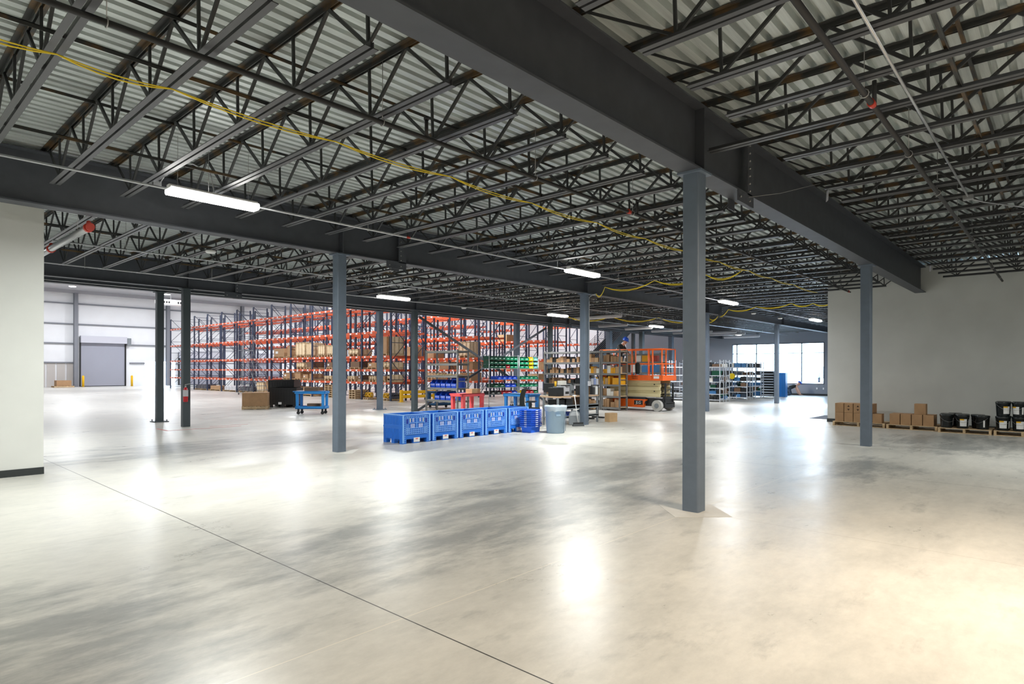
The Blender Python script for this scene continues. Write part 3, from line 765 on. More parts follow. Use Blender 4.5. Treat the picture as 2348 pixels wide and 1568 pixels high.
for lv in (0, 1):
    for q, (dx, dy) in enumerate(((-0.3, 0.40), (-0.3, 0.07), (-0.3, -0.27), (0.03, 0.4), (0.03, 0.07), (0.03, -0.27))):
        pail(20.45+dx, 0.86+dy, 0.131 + lv*0.37, 'black labelled pail, %s layer, %s on the double-stacked pallet' % (('lower', 'upper')[lv], ('front left', 'front centre', 'front right', 'rear left', 'rear centre', 'rear right')[q]), (0.1, 0.15, 0.2, 0.1, 0.3, 0.2)[q] + lv*(0.6 if q == 0 else -0.7), True)

# ================================================================ CARTS
def utility_cart(x, y, rz, label, m, L=1.1, W=0.6, H=0.85, shelf=0.22, legw=0.09):
    t = thing('utility_cart', label, 'cart', (x, y, 0), rz, None)
    b = MB(); z0 = H
    b.box(-L/2, L/2, -W/2, W/2, z0-0.03, z0); b.box(-L/2, L/2, -W/2, -W/2+0.03, z0-0.10, z0); b.box(-L/2, L/2, W/2-0.03, W/2, z0-0.10, z0)
    b.box(-L/2, -L/2+0.03, -W/2, W/2, z0-0.10, z0); b.box(L/2-0.03, L/2, -W/2, W/2, z0-0.10, z0)
    b.build('top_shelf', m, t, bevel=0.008)
    b = MB(); z0 = shelf
    b.box(-L/2+0.02, L/2-0.02, -W/2+0.02, W/2-0.02, z0-0.07, z0-0.03)
    for (a0, a1, c0, c1) in ((-L/2+0.02, L/2-0.02, -W/2+0.02, -W/2+0.05), (-L/2+0.02, L/2-0.02, W/2-0.05, W/2-0.02), (-L/2+0.02, -L/2+0.05, -W/2+0.02, W/2-0.02), (L/2-0.05, L/2-0.02, -W/2+0.02, W/2-0.02)): b.box(a0, a1, c0, c1, z0-0.07, z0+0.03)
    b.build('lower_shelf', m, t, bevel=0.006)
    for sx in (-1, 1):
        for sy in (-1, 1):
            MB().taper(sx*(L/2-0.09), sy*(W/2-0.06), shelf, H-0.06, legw, legw, legw*1.25, legw).build('leg', m, t)
            w = MB(); w.cyl((sx*(L/2-0.12), sy*(W/2-0.1)-0.02, 0.062), (sx*(L/2-0.12), sy*(W/2-0.1)+0.02, 0.062), 0.061, n=14)
            w.cbox(sx*(L/2-0.12), sy*(W/2-0.1), 0.11, 0.06, 0.06, shelf-0.07-0.11); w.build('caster', M_black, t)
    h = MB(); h.bar((-L/2-0.06, -W/2+0.05, H-0.02), (-L/2-0.06, W/2-0.05, H-0.02), 0.03, 0.03)
    for s in (-1, 1): h.bar((-L/2-0.06, s*(W/2-0.06), H-0.02), (-L/2, s*(W/2-0.06), H-0.03), 0.03, 0.03)
    h.build('push_handle', m, t)
    return t
utility_cart(11.86, 20.85, -PI/4-0.02, 'bright blue utility cart standing alone beside the black bins', M_cart, 1.12, 0.62, 0.86, 0.27, 0.08)
carton(11.91, 20.95, 0.86, 0.5, 0.26, 0.13, 'small dark box lying on top of the lone blue cart', M_cartond, -PI/4, tape=False, lab=False)
carton(11.93, 20.82, 0.242, 0.48, 0.2, 0.15, 'small dark box on the lower shelf of the lone blue cart', M_cartond, -PI/4, tape=False)
utility_cart(14.45, 15.2, 0, 'red utility cart behind the blue bulk bins, carton on top', M_cartred, 1.05, 0.62, 0.86, 0.22, 0.1)
carton(14.55, 15.1, 0.86, 0.34, 0.26, 0.15, 'tan carton with a white sheet on the red cart', M_carton2, 0.2, tape=False)
MB().quadbox([(14.42, 14.90, 0.88), (14.60, 14.93, 0.88), (14.60, 14.935, 0.88), (14.42, 14.905, 0.88), (14.42, 14.93, 1.0), (14.60, 14.96, 1.0), (14.60, 14.965, 1.0), (14.42, 14.935, 1.0)])
carton(14.83, 15.2, 0.86, 0.2, 0.28, 0.15, 'small brown carton at the right end of the red cart', M_carton, 0.0, tape=False)
utility_cart(15.62, 13.78, PI/2, 'blue utility cart behind the black office chair', M_cart, 1.15, 0.6, 0.86, 0.2, 0.08)
utility_cart(17.55, 20.1, 0.0, 'dark blue utility cart low behind the grey shelf of blue bins', M_cartdk, 1.15, 0.62, 0.75, 0.2, 0.12)

# ================================================================ SHELVING
def shelving(name, label, cat, x, y, L, D, levels, H, m, board=None, post=0.05, rz=PI/2, group=None, nbay=1, beam=0.08, xbr=False):
    # local: L along +x starting at 0, depth along y from 0 to D
    t = thing(name, label, cat, (x, y, 0), rz, group)
    for k in range(nbay+1):
        px = min(max(k*L/nbay, post/2), L-post/2)
        b = MB()
        for py in (post/2, D-post/2): b.cbox(px, py, 0, post, post, H)
        for z in (0.15, H*0.5, H-0.1): b.box(px-0.01, px+0.01, post, D-post, z, z+0.03)
        if xbr:
            b.bar((px, post, H*0.42), (px, D-post, H*0.66), 0.015, 0.02); b.bar((px, D-post, H*0.42), (px, post, H*0.66), 0.015, 0.02)
        b.build('upright_frame', m, t)
    for z in levels:
        b = MB()
        b.box(0, L, -0.008, 0.02, z-beam, z); b.box(0, L, D-0.02, D+0.008, z-beam, z); b.box(0, L, 0.02, D-0.02, z-0.02, z-0.001, 1)
        b.build('shelf', [m, board or m], t)
    return t
# grey bin shelf (blue bins), long side faces -X
S1L = [0.5, 0.97, 1.44, 1.9, 2.38]
shelving('steel_shelving', 'grey steel shelving unit holding leaning royal blue bins', 'shelving', 16.1, 16.85, 1.85, 0.6, S1L, 2.42, M_shelf, M_shelf, 0.055)
def hop_bin(x, y, z, rz, label, m, W=0.32, D=0.45, H=0.30, group=None, slots=True, tilt=0.0):
    t = thing('storage_bin', label, 'storage bin', (x, y, z), rz, group)
    q = 0.012; b = MB()
    # open fronted bin: front toward local -x
    b.box(-D/2, D/2, -W/2, W/2, 0, q); b.box(D/2-q, D/2, -W/2, W/2, q, H); b.box(-D/2, -D/2+q, -W/2, W/2, q, H*0.55)
    for s in (-1, 1):
        y0 = s*W/2 - (q if s > 0 else 0)
        b.prism([(-D/2, q), (D/2-q, q), (D/2-q, H), (-D/2+0.1, H), (-D/2, H*0.55)], 'y', y0, y0+q)
    b.build('body', m, t)
    if slots:
        b = MB()
        for k in range(5): b.box(-D/2-0.002, -D/2, -W/2+0.05+k*0.05, -W/2+0.062+k*0.05, H*0.25, H*0.48)
        b.build('vent_slots', M_label, t)
    return t
for lv, (z, ys, dn) in enumerate(((0.97, (18.38, 18.08, 17.78, 17.48, 17.18), 'upper'), (0.5, (18.12, 17.80, 17.48, 17.16), 'lower'))):
    for j, yy in enumerate(ys):
        hop_bin(15.84, yy, z+0.001, 0.0, 'royal blue slotted bin on the %s blue-bin shelf, %s from the left' % (dn, nth(j)), M_royal, 0.29, 0.46, 0.30, 'royal blue bins on the grey shelf')
hop_bin(15.84, 17.18, 1.272+0.001, 0.0, 'royal blue bin stacked on top at the right of the upper row', M_royal, 0.29, 0.46, 0.084, 'royal blue bins on the grey shelf', False)
t = thing('cloth_heap', 'low crumpled brown paper heap on the middle shelf above the blue bins', 'paper', (15.8, 17.6, 1.441)); 
b = MB(); random.seed(11)
for k in range(26):
    px, py = random.uniform(-0.2, 0.2), random.uniform(-0.6, 0.5); r = random.uniform(0.04, 0.08)
    b.lathe([(r, 0), (r*1.1, r*0.3), (r*0.5, r*0.9)], (px, py, 0.0), n=6)
b.build('paper', mat('kraft_paper', (0.3, 0.22, 0.12), 0.9), t)

# green bin racks
def rack_frame(x0, x1, y, label, levels, H=2.3):
    t = thing('bin_rack', label, 'bin rack', (x0, y, 0)); L = x1-x0
    for k in (0, 1):
        b = MB(); px = 0.02 + k*(L-0.04)
        for py in (0.02, 0.45): b.cyl((px, py, 0.13), (px, py, H), 0.014, n=6)
        b.bar((px, 0.02, 0.2), (px, 0.45, 0.2), 0.02); b.bar((px, 0.02, H-0.02), (px, 0.45, H-0.02), 0.02)
        b.build('end_frame', M_pipe, t)
    for z in levels: MB().box(0.0, L, 0.0, 0.47, z-0.02, z).build('wire_shelf', M_pipe, t)
    for px in (0.04, L-0.04):
        for py in (0.04, 0.43):
            MB().cyl((px, py-0.015, 0.062), (px, py+0.015, 0.062), 0.061, n=10).cyl((px, py, 0.06), (px, py, 0.16), 0.01, n=5).build('caster', M_black, t)
    return t
RA = rack_frame(18.3, 20.15, 17.95, 'wheeled wire rack with dark green and blue bins behind the red cart', (0.62, 0.92, 1.25, 1.73))
RB = rack_frame(20.2, 21.55, 17.95, 'wheeled wire rack with light green, yellow and teal bins on top', (0.62, 0.92, 1.25, 1.73))
def sbin(x, z, w, h, m, label, group, d=0.4, y=18.15):
    t = thing('parts_bin', label, 'parts bin', (x, y, z), 0, group); q = 0.008
    b = MB(); b.box(-w/2, w/2, -d/2, d/2, 0, q); b.box(-w/2, w/2, d/2-q, d/2, q, h); b.box(-w/2, w/2, -d/2, -d/2+q, q, h*0.55)
    for s in (-1, 1):
        x0 = s*w/2-(q if s > 0 else 0); b.prism([(-d/2, q), (d/2, q), (d/2, h), (-d/2+0.08, h), (-d/2, h*0.55)], 'x', x0, x0+q)
    b.build('body', m, t)
    MB().box(-w*0.2, w*0.2, -d/2-0.003, -d/2, h*0.38, h*0.48).build('label', M_label, t)
    return t
n_ = 0
for r in range(3):
    for c in range(7):
        mm = M_dgreen if c < 4 else M_green
        if (r, c) == (0, 4): mm = M_binred
        sbin(18.475+c*0.25, 1.731+r*0.175, 0.236, 0.165, mm, '%s parts bin on the top rack shelf, row %s up, %s from the left' % ('dark red' if mm == M_binred else 'dark green' if c < 4 else 'green', nth(r), nth(c)), 'green bins on the left rack')
for r in range(3):
    for c, (mm, cn) in enumerate(((M_green, 'bright green'), (M_green, 'bright green'), (M_binyel, 'yellow'), (M_teal, 'pale teal'))):
        sbin(20.4+c*0.31, 1.731+r*0.175, 0.29, 0.165, mm, '%s parts bin on the right-hand rack, row %s up, %s from the left' % (cn, nth(r), nth(c)), 'bins on the right rack')
for c in range(4): sbin(18.95+c*0.32, 1.251, 0.3, 0.14, M_royal, 'navy blue tray bin on the second rack shelf, %s from the left' % nth(c), 'blue bins on the left rack')
for c in range(4): sbin(18.75+c*0.36, 0.921, 0.34, 0.15, M_royal if c > 1 else M_dgreen, 'low %s tray bin on the third rack shelf, %s from the left' % ('blue' if c > 1 else 'dark green', nth(c)), 'low bins on the left rack')
for c in range(4): sbin(20.42+c*0.31, 1.251, 0.29, 0.13, M_green, 'green tray bin, second shelf of the right rack, %s from the left' % nth(c), 'tray bins on the right rack')
for c in range(4): sbin(20.42+c*0.31, 0.921, 0.29, 0.13, M_green, 'green tray bin, third shelf of the right rack, %s from the left' % nth(c), 'tray bins on the right rack')
for c, (mm, cn) in enumerate(((M_binyel, 'orange-yellow'), (M_binred, 'dark red'), (M_binred, 'dark red'), (M_green, 'green'))):
    sbin(20.42+c*0.31, 0.621, 0.29, 0.13, mm, '%s tray bin on the lowest shelf of the right rack, %s from the left' % (cn, nth(c)), 'tray bins on the right rack')
for c, (mm, cn) in enumerate(((M_black, 'black'), (M_black, 'black'), (M_binred, 'dark red'), (M_binred, 'dark red'), (M_royal, 'blue'))):
    sbin(18.55+c*0.34, 0.621, 0.32, 0.14, mm, '%s tray bin on the lowest shelf of the left rack, %s from the left' % (cn, nth(c)), 'lowest bins on the left rack')

# grey boltless shelves right of the conduit column
SR = [0.14, 0.60, 1.07, 1.53, 2.0, 2.46]
shelving('steel_shelving', 'grey shelving unit nearest the scissor lift, full of small boxes', 'shelving', 21.95, 13.5, 0.92, 0.6, SR, 2.5, M_shelf, M_board, 0.06)
shelving('steel_shelving', 'narrow grey shelving unit directly right of the conduit column', 'shelving', 21.95, 14.44, 0.92, 0.6, SR, 2.5, M_shelf, M_board, 0.06)
shelving('steel_shelving', 'long grey shelving unit behind the workbench, left of the conduit column', 'shelving', 21.95, 15.40, 2.1, 0.6, [0.14, 0.60, 1.07, 1.53, 2.0, 2.46], 2.5, M_shelf, M_board, 0.06)
random.seed(21)
cols = [(M_orangebox, 'orange'), (M_whitebox, 'white'), (M_carton2, 'tan'), (M_carton, 'brown'), (M_redbox, 'dark red')]
def fill(y0, y1, z, hmax, pal, where, x=21.56, dep=0.28):
    yy = y1; k = 0
    while True:
        w = random.uniform(0.06, 0.2); yy -= w
        if yy < y0: break
        m_, cn = pal[random.randrange(len(pal))]; h = random.uniform(0.5, 1.0)*hmax
        t = tag(MB().cbox(0, 0, 0, dep, w-0.012, h).build('boxed_part', m_, None, (x, yy+w/2, z+0.001)), '%s box on the %s, %s from the left' % (cn, where, nth(k)), 'box', 'boxes on the ' + where)
        k += 1
        if random.random() < 0.08: yy -= 0.06
for i, z in enumerate(SR[:5]):
    pal = [[(M_carton, 'brown'), (M_carton, 'brown')], [(M_carton, 'brown'), (M_carton2, 'tan'), (M_whitebox, 'white')], cols[:3], cols[:3] + [(M_orangebox, 'orange')], [(M_carton, 'brown'), (M_carton2, 'tan')]][i]
    nm = ('floor-level shelf', 'second shelf up', 'third shelf up', 'fourth shelf up', 'top loaded shelf')[i]
    fill(13.58 if i != 2 else 13.92, 14.36, z, 0.34 if i else 0.38, pal, nm + ' beside the scissor lift')
    fill(14.5, 15.3, z, 0.34, pal, nm + ' right of the conduit column')
for i, z in enumerate(SR[1:5]):
    fill(15.5, 17.4, z, 0.26, [(M_carton, 'brown'), (M_cartond, 'dark brown'), (M_carton, 'brown'), (M_black, 'black')], ('second', 'third', 'fourth', 'fifth')[i] + ' shelf up behind the workbench')
tag(MB().cbox(0, 0, 0, 0.5, 0.32, 0.27).build('boxed_part', M_orangebox, None, (21.66, 13.74, 1.071)), 'large plain orange-yellow box at the end of the third shelf beside the lift', 'box')
carton(16.72, 10.9, 0.0005, 0.32, 0.24, 0.28, 'brown carton with black print on the floor right of the conduit column', M_carton2, -0.3, tape=False)

# ================================================================ DESK, BENCH, CHAIR
t = thing('office_desk', 'light wood desk top on grey legs behind the trash can', 'desk', (16.3, 12.55, 0))
MB().box(0, 0.7, 0, 1.15, 0.73, 0.765).build('desk_top', mat('light_wood', (0.72, 0.52, 0.28), 0.5), t, bevel=0.006)
for px in (0.08, 0.62):
    for py in (0.06, 1.09): MB().cbox(px, py, 0, 0.05, 0.05, 0.73).build('leg', M_greyp, t)
t = thing('workbench', 'grey metal workbench with lower shelves behind the conduit column', 'workbench', (14.3, 11.17, 0)); L, D = 2.1, 0.6
MB().box(0, L, 0, D, 0.83, 0.865).build('bench_top', mat('bench_top_wood', (0.6, 0.4, 0.25), 0.6), t)
MB().box(0, L, 0, D, 0.50, 0.56).box(0, L, 0, 0.02, 0.46, 0.60).build('middle_shelf', M_greyp, t)
MB().box(0, L, 0, D, 0.22, 0.25).box(0, L, 0, 0.02, 0.2, 0.28).build('lower_shelf', M_greyp, t)
for px in (0.03, L-0.03):
    for py in (0.03, D-0.03): MB().cbox(px, py, 0, 0.05, 0.05, 0.83).build('leg', M_greyp, t)
# things on the bench
def simple(nm, label, cat, bm, m, loc, group=None, rz=0.0):
    o = bm.build(nm, m, None, loc); o.rotation_euler = (0, 0, rz); return tag(o, label, cat, group)
def monitor(x, y, z, rz, label, m=None):
    t = thing('computer_monitor', label, 'monitor', (x, y, z), rz)
    MB().cbox(0, 0, 0, 0.2, 0.16, 0.012).build('base', M_black, t); MB().cbox(0, 0.02, 0.012, 0.04, 0.03, 0.16).build('stand', M_black, t)
    MB().cbox(0, 0, 0.12, 0.5, 0.035, 0.31).build('screen', m or M_black, t, bevel=0.004)
monitor(16.75, 12.95, 0.7655, PI/2+0.3, 'grey-backed computer monitor on the light wood desk', mat('monitor_grey', (0.16, 0.17, 0.19), 0.5))
monitor(16.6, 13.35, 0.7655, PI/2, 'black computer monitor at the left of the wood desk')
simple('desk_telephone', 'black desk telephone on the light wood desk', 'telephone', MB().taper(0, 0, 0, 0.06, 0.2, 0.22, 0.18, 0.2).cbox(-0.06, 0, 0.06, 0.05, 0.2, 0.04), M_black, (16.5, 12.72, 0.7655))
simple('paper_sheet', 'loose yellowish paper sheet on the front edge of the wood desk', 'paper', MB().quadbox([(0,0,0),(0.2,0,0),(0.2,0.28,0),(0,0.28,0),(0,0,0.002),(0.2,0,0.002),(0.2,0.28,0.05),(0,0.28,0.05)]), mat('paper_cream', (0.75, 0.68, 0.5), 0.8), (16.34, 13.0, 0.7655))
random.seed(5)
def printer(x, y, z, label, m, w=0.4, d=0.38, h=0.32):
    t = thing('desktop_printer', label, 'printer', (x, y, z))
    MB().cbox(0, 0, 0, w, d, h).build('body', m, t, bevel=0.015)
    MB().box(-w*0.35, w*0.35, -d/2-0.004, -d/2, h*0.2, h*0.45).build('paper_slot', M_black, t)
    MB().box(-w*0.3, w*0.3, -d/2-0.05, d*0.1, h, h+0.03).build('lid', M_black if m != M_black else M_greyp, t)
M_lgrey = mat('light_grey_plastic', (0.5, 0.5, 0.54), 0.5)
printer(14.62, 11.5, 0.866, 'black desktop printer at the left end of the grey workbench', M_black, 0.34, 0.34, 0.26)
printer(14.98, 11.5, 0.866, 'light grey label printer left of the conduit column', M_lgrey, 0.26, 0.3, 0.30)
printer(15.3, 11.55, 0.866, 'dark grey tower computer by the conduit column', M_greyp, 0.18, 0.35, 0.36)
printer(15.95, 11.5, 0.866, 'black scale printer on the bench right of the conduit column', M_black, 0.3, 0.3, 0.3)
simple('small_carton', 'white box on top of the label printer', 'box', MB().cbox(0, 0, 0, 0.22, 0.18, 0.13), M_whitebox, (14.98, 11.55, 1.197))
simple('spray_can', 'small yellow and black can on the black printer', 'can', MB().cyl((0,0,0), (0,0,0.16), 0.035, n=12), M_labely, (14.62, 11.52, 1.157))
simple('storage_bin', 'royal blue shallow bin on the lower shelf of the grey workbench', 'storage bin', MB().taper(0, 0, 0, 0.14, 0.5, 0.36, 0.6, 0.42), M_royal, (14.75, 11.47, 0.251))
simple('plastic_bag', 'clear plastic bag on the lower shelf right of the conduit column', 'bag', MB().lathe([(0.2, 0), (0.26, 0.05), (0.2, 0.12), (0.06, 0.17)], n=10, sx=1.1, sy=0.8), M_film, (15.9, 11.47, 0.251))
for j, (px, w, h, m_) in enumerate(((14.6, 0.3, 0.2, M_black), (15.0, 0.34, 0.22, M_black), (15.85, 0.35, 0.24, M_cartond))):
    simple('equipment_case', ('dark case on the middle bench shelf at its left end', 'dark case on the middle bench shelf left of the column', 'dark brown case on the middle bench shelf right of the column')[j], 'case', MB().cbox(0, 0, 0, w, 0.4, h), m_, (px, 11.47, 0.561))
simple('cable_coil', 'black coiled hose on the floor under the right end of the workbench', 'coil', MB().tube([(0.14*math.cos(a)*(1-0.02*k), 0.1*math.sin(a), 0.02+0.006*k) for k, a in enumerate([2*PI*j/10 for j in range(31)])], 0.016, n=6), M_black, (15.95, 11.35, 0.005))
t = thing('drawing_tube_rack', 'dark wheeled rack of hanging blue and white tools right of the conduit column', 'tool rack', (17.45, 12.1, 0))
b = MB()
for sx in (-0.3, 0.3): b.cyl((sx, 0, 0.0), (sx, 0, 1.45), 0.02, n=8)
for z in (0.3, 0.8, 1.15, 1.42): b.cyl((-0.3, 0, z), (0.3, 0, z), 0.015, n=6)
for sx in (-0.3, 0.3): b.cbox(sx, 0, 0, 0.06, 0.5, 0.05)
b.build('frame', M_black, t)
for j, (px, z0, h, m_) in enumerate(((-0.18, 1.16, 0.2, M_lgrey), (-0.02, 1.16, 0.22, mat('pale_blue', (0.25, 0.32, 0.55), 0.5)), (0.12, 1.16, 0.2, M_lgrey), (-0.1, 0.82, 0.26, M_black), (0.08, 0.82, 0.28, M_whitep), (-0.05, 0.32, 0.3, M_carton), (0.15, 0.32, 0.2, M_black))):
    MB().cbox(px, -0.03, z0, 0.13, 0.12, h).build('tool', m_, t)
# office chair with a jacket
t = thing('office_chair', 'black office chair with curved back, left of the trash can', 'chair', (14.2, 12.1, 0), -0.95)
b = MB()
for k in range(5):
    a = 2*PI*k/5; b.bar((0, 0, 0.09), (0.29*math.cos(a), 0.29*math.sin(a), 0.07), 0.04, 0.03)
b.build('star_base', M_black, t)
for k in range(5):
    a = 2*PI*k/5; MB().cyl((0.29*math.cos(a)-0.02, 0.29*math.sin(a), 0.031), (0.29*math.cos(a)+0.02, 0.29*math.sin(a), 0.031), 0.03, n=10).build('caster', M_black, t)
MB().cyl((0, 0, 0.08), (0, 0, 0.42), 0.028, n=10).build('gas_post', M_black, t)
MB().lathe([(0.2, 0.42), (0.25, 0.44), (0.25, 0.49), (0.22, 0.51)], n=20).build('seat', M_shirt, t)
b = MB(); pts = [(-0.24, 0.46), (-0.29, 0.6), (-0.30, 0.78), (-0.26, 0.96), (-0.22, 1.08)]
for (p, q) in zip(pts, pts[1:]): b.quadbox([(p[0]-0.06, -0.25, p[1]), (p[0]+0.05, -0.25, p[1]), (p[0]+0.05, 0.25, p[1]), (p[0]-0.06, 0.25, p[1]), (q[0]-0.06, -0.24, q[1]), (q[0]+0.05, -0.24, q[1]), (q[0]+0.05, 0.24, q[1]), (q[0]-0.06, 0.24, q[1])])
b.build('backrest', M_shirt, t)
for s in (-1, 1): MB().bar((-0.05, s*0.27, 0.45), (-0.05, s*0.27, 0.68), 0.03, 0.05).bar((-0.18, s*0.27, 0.69), (0.12, s*0.27, 0.69), 0.06, 0.03).build('armrest', M_black, t)

# ================================================================ FLOOR STANDING GOODS LEFT
pallet(11.78, 25.24, 'wooden pallet under the large open brown carton', 1.0, 0.85, None, -0.55)
carton(11.78, 25.24, 0.131, 0.98, 0.82, 0.56, 'large plain brown carton on a pallet left of the black bins', M_carton, -0.55, tape=False)
def black_bin(x, y, z, rz, W, D, H, label):
    t = thing('black_bulk_bin', label, 'bulk bin', (x, y, z), rz); b = MB()
    b.box(-W/2, W/2, -D/2, D/2, 0.12, H)
    for sx in (-1, 0, 1):
        for sy in (-1, 1): b.cbox(sx*(W/2-0.08), sy*(D/2-0.06), 0, 0.16, 0.12, 0.12)
    b.build('body', M_black, t)
    b = MB()
    for k in range(10): xx = -W/2+0.06+k*(W-0.12)/9; b.box(xx-0.006, xx+0.006, -D/2-0.01, -D/2, 0.14, H-0.02)
    for k in range(6): zz = 0.18+k*(H-0.24)/5; b.box(-W/2, W/2, -D/2-0.01, -D/2, zz-0.006, zz+0.006)
    b.box(-W/2-0.01, W/2+0.01, -D/2-0.012, D/2, H-0.03, H)
    b.build('ribs', M_black, t)
    MB().cbox(-0.1, -D/2-0.012, 0.14, 0.14, 0.004, 0.1).build('label', M_label, t)
black_bin(13.3, 25.6, 0.0, -PI/4, 1.2, 1.0, 0.86, 'tall black ribbed bulk bin between the carton pallet and the blue cart')
black_bin(13.75, 26.6, 0.0, -PI/4, 1.15, 1.0, 1.18, 'black ribbed bulk bin behind, rising above the front one')
# yellow guard rail
t = thing('guard_rail', 'yellow steel guard rail at the end of the racks', 'guard rail', (19.3, 25.2, 0))
for px in (0.0, 2.2): MB().cbox(px+0.06, 0.06, 0, 0.13, 0.13, 0.62).cbox(px+0.06, 0.06, 0, 0.25, 0.25, 0.02).build('post', M_guard, t)
for z in (0.2, 0.42):
    MB().prism([(-0.02, z), (0.0, z+0.02), (-0.03, z+0.07), (0.0, z+0.12), (-0.02, z+0.16), (0.02, z+0.16), (0.02, z)], 'x', 0.0, 2.3).build('rail', M_guard, t)

# ================================================================ PALLET RACKS
RY = [58.2 - 2.65*k for k in range(13)]
LV = [0.99, 1.68, 2.41, 3.72, 5.15]
fb = MB(); RD = 1.07
for px in (0.04, RD-0.04): fb.cbox(px, 0, 0, 0.08, 0.09, 6.0)
for k in range(6):
    z = 0.15 + k*0.98; fb.bar((0.06, 0, z), (RD-0.06, 0, z), 0.03, 0.03)
    if k % 2 == 0: fb.bar((0.06, 0, z), (RD-0.06, 0, z+0.98), 0.03, 0.03)
    else: fb.bar((RD-0.06, 0, z), (0.06, 0, z+0.98), 0.03, 0.03)
fb.bar((0.06, 0, 5.9), (RD-0.06, 0, 5.9), 0.03, 0.03)
frame_me = fb.mesh('upright_frame', M_navy)
bm_ = MB()
for px in (0.0, RD): bm_.box(px-0.025, px+0.025, 0.05, 2.60, -0.12, 0.0)
bm_.box(0.35, 0.38, 0.05, 0.1, -0.06, 0)
for yy in (0.35, 0.95, 1.6, 2.2): bm_.box(-0.029, -0.025, yy, yy+0.16, -0.1, -0.02, 1)
beam_me = bm_.mesh('beam_pair', [M_orangeb, M_label])
rows = [(19.5, 0, 13, 'front', 'nearest rack row, facing the open floor'), (20.85, 0, 13, 'front back', 'row standing back to back behind the nearest rack row'),
        (26.0, 0, 13, 'second', 'third rack row from the camera side'), (27.3, 0, 13, 'second back', 'fourth rack row from the camera side'),
        (32.4, 0, 11, 'third', 'fifth rack row, beyond the green bins'), (33.7, 1, 11, 'third back', 'sixth rack row, beyond the green bins'), (38.6, 0, 11, 'fourth', 'farthest rack row, left of the stair')]
for ri, (rx, k0, k1, nm, lab) in enumerate(rows):
    ystart = 26.4
    Y0 = RY[-1]
    t = thing('pallet_rack', 'navy and orange pallet rack, ' + lab, 'pallet rack', (rx, Y0, 0), 0, 'pallet racks in the tall hall')
    n = 13 if ri < 4 else 11
    for k in range(n): put('upright_frame', frame_me, t, (0, 2.65*k, 0))
    for k in range(n-1):
        for li, z in enumerate(LV):
            if ri >= 4 and li == 4 and k % 3 == 2: continue
            put('beam_pair', beam_me, t, (0, 2.65*k, z))
# goods on the nearest rack
goods = [(2.41, [(39.4, 37.9, 'c', .62), (37.6, 36.6, 'c', .75), (36.4, 35.2, 'k', .95), (35.1, 34.0, 'k', .9), (33.7, 32.9, 'k', .72), (32.7, 32.0, 'k', .68), (30.4, 29.4, 'k', .4), (27.45, 26.75, 'c', 1.0), (26.6, 25.95, 'k', 1.0)]),
         (1.68, [(36.3, 35.3, 'k', .42), (35.1, 34.3, 'd', .45), (32.8, 32.1, 'd', .4), (30.3, 29.3, 'd', .42), (28.6, 27.7, 'c', .35), (27.4, 26.5, 'k', .38)]),
         (0.99, [(38.1, 36.8, 'c', .45), (36.6, 35.8, 'c', .52), (35.6, 34.9, 'c', .35), (34.8, 34.1, 'c', .4), (33.0, 32.1, 'k', .3), (30.5, 29.7, 'k', .3), (29.5, 28.8, 'd', .35), (28.4, 27.7, 'k', .32), (27.4, 26.9, 'c', .3), (26.7, 26.0, 'k', .4)]),
         (0.0, [(53.4, 50.4, 'b', .5), (49.8, 47.9, 'c', .38), (47.3, 45.1, 'w', .52), (44.6, 42.4, 'b', .5), (41.8, 40.7, 'k', .8), (40.5, 38.9, 'c', .85), (38.6, 36.9, 'd', .6), (36.5, 34.5, 'c', .55), (33.0, 32.1, 'p', .75), (30.4, 29.7, 'p', .5), (29.4, 28.5, 'y', .4), (27.4, 26.7, 'y', .45), (26.6, 26.0, 'b', .5)])]
lvn = {2.41: 'third beam level', 1.68: 'second beam level', 0.99: 'lowest beam level', 0.0: 'floor'}
M_wrapw = mat('white_wrap', (0.6, 0.6, 0.64), 0.4); M_wrapb = mat('dark_wrap', (0.05, 0.05, 0.07), 0.3)
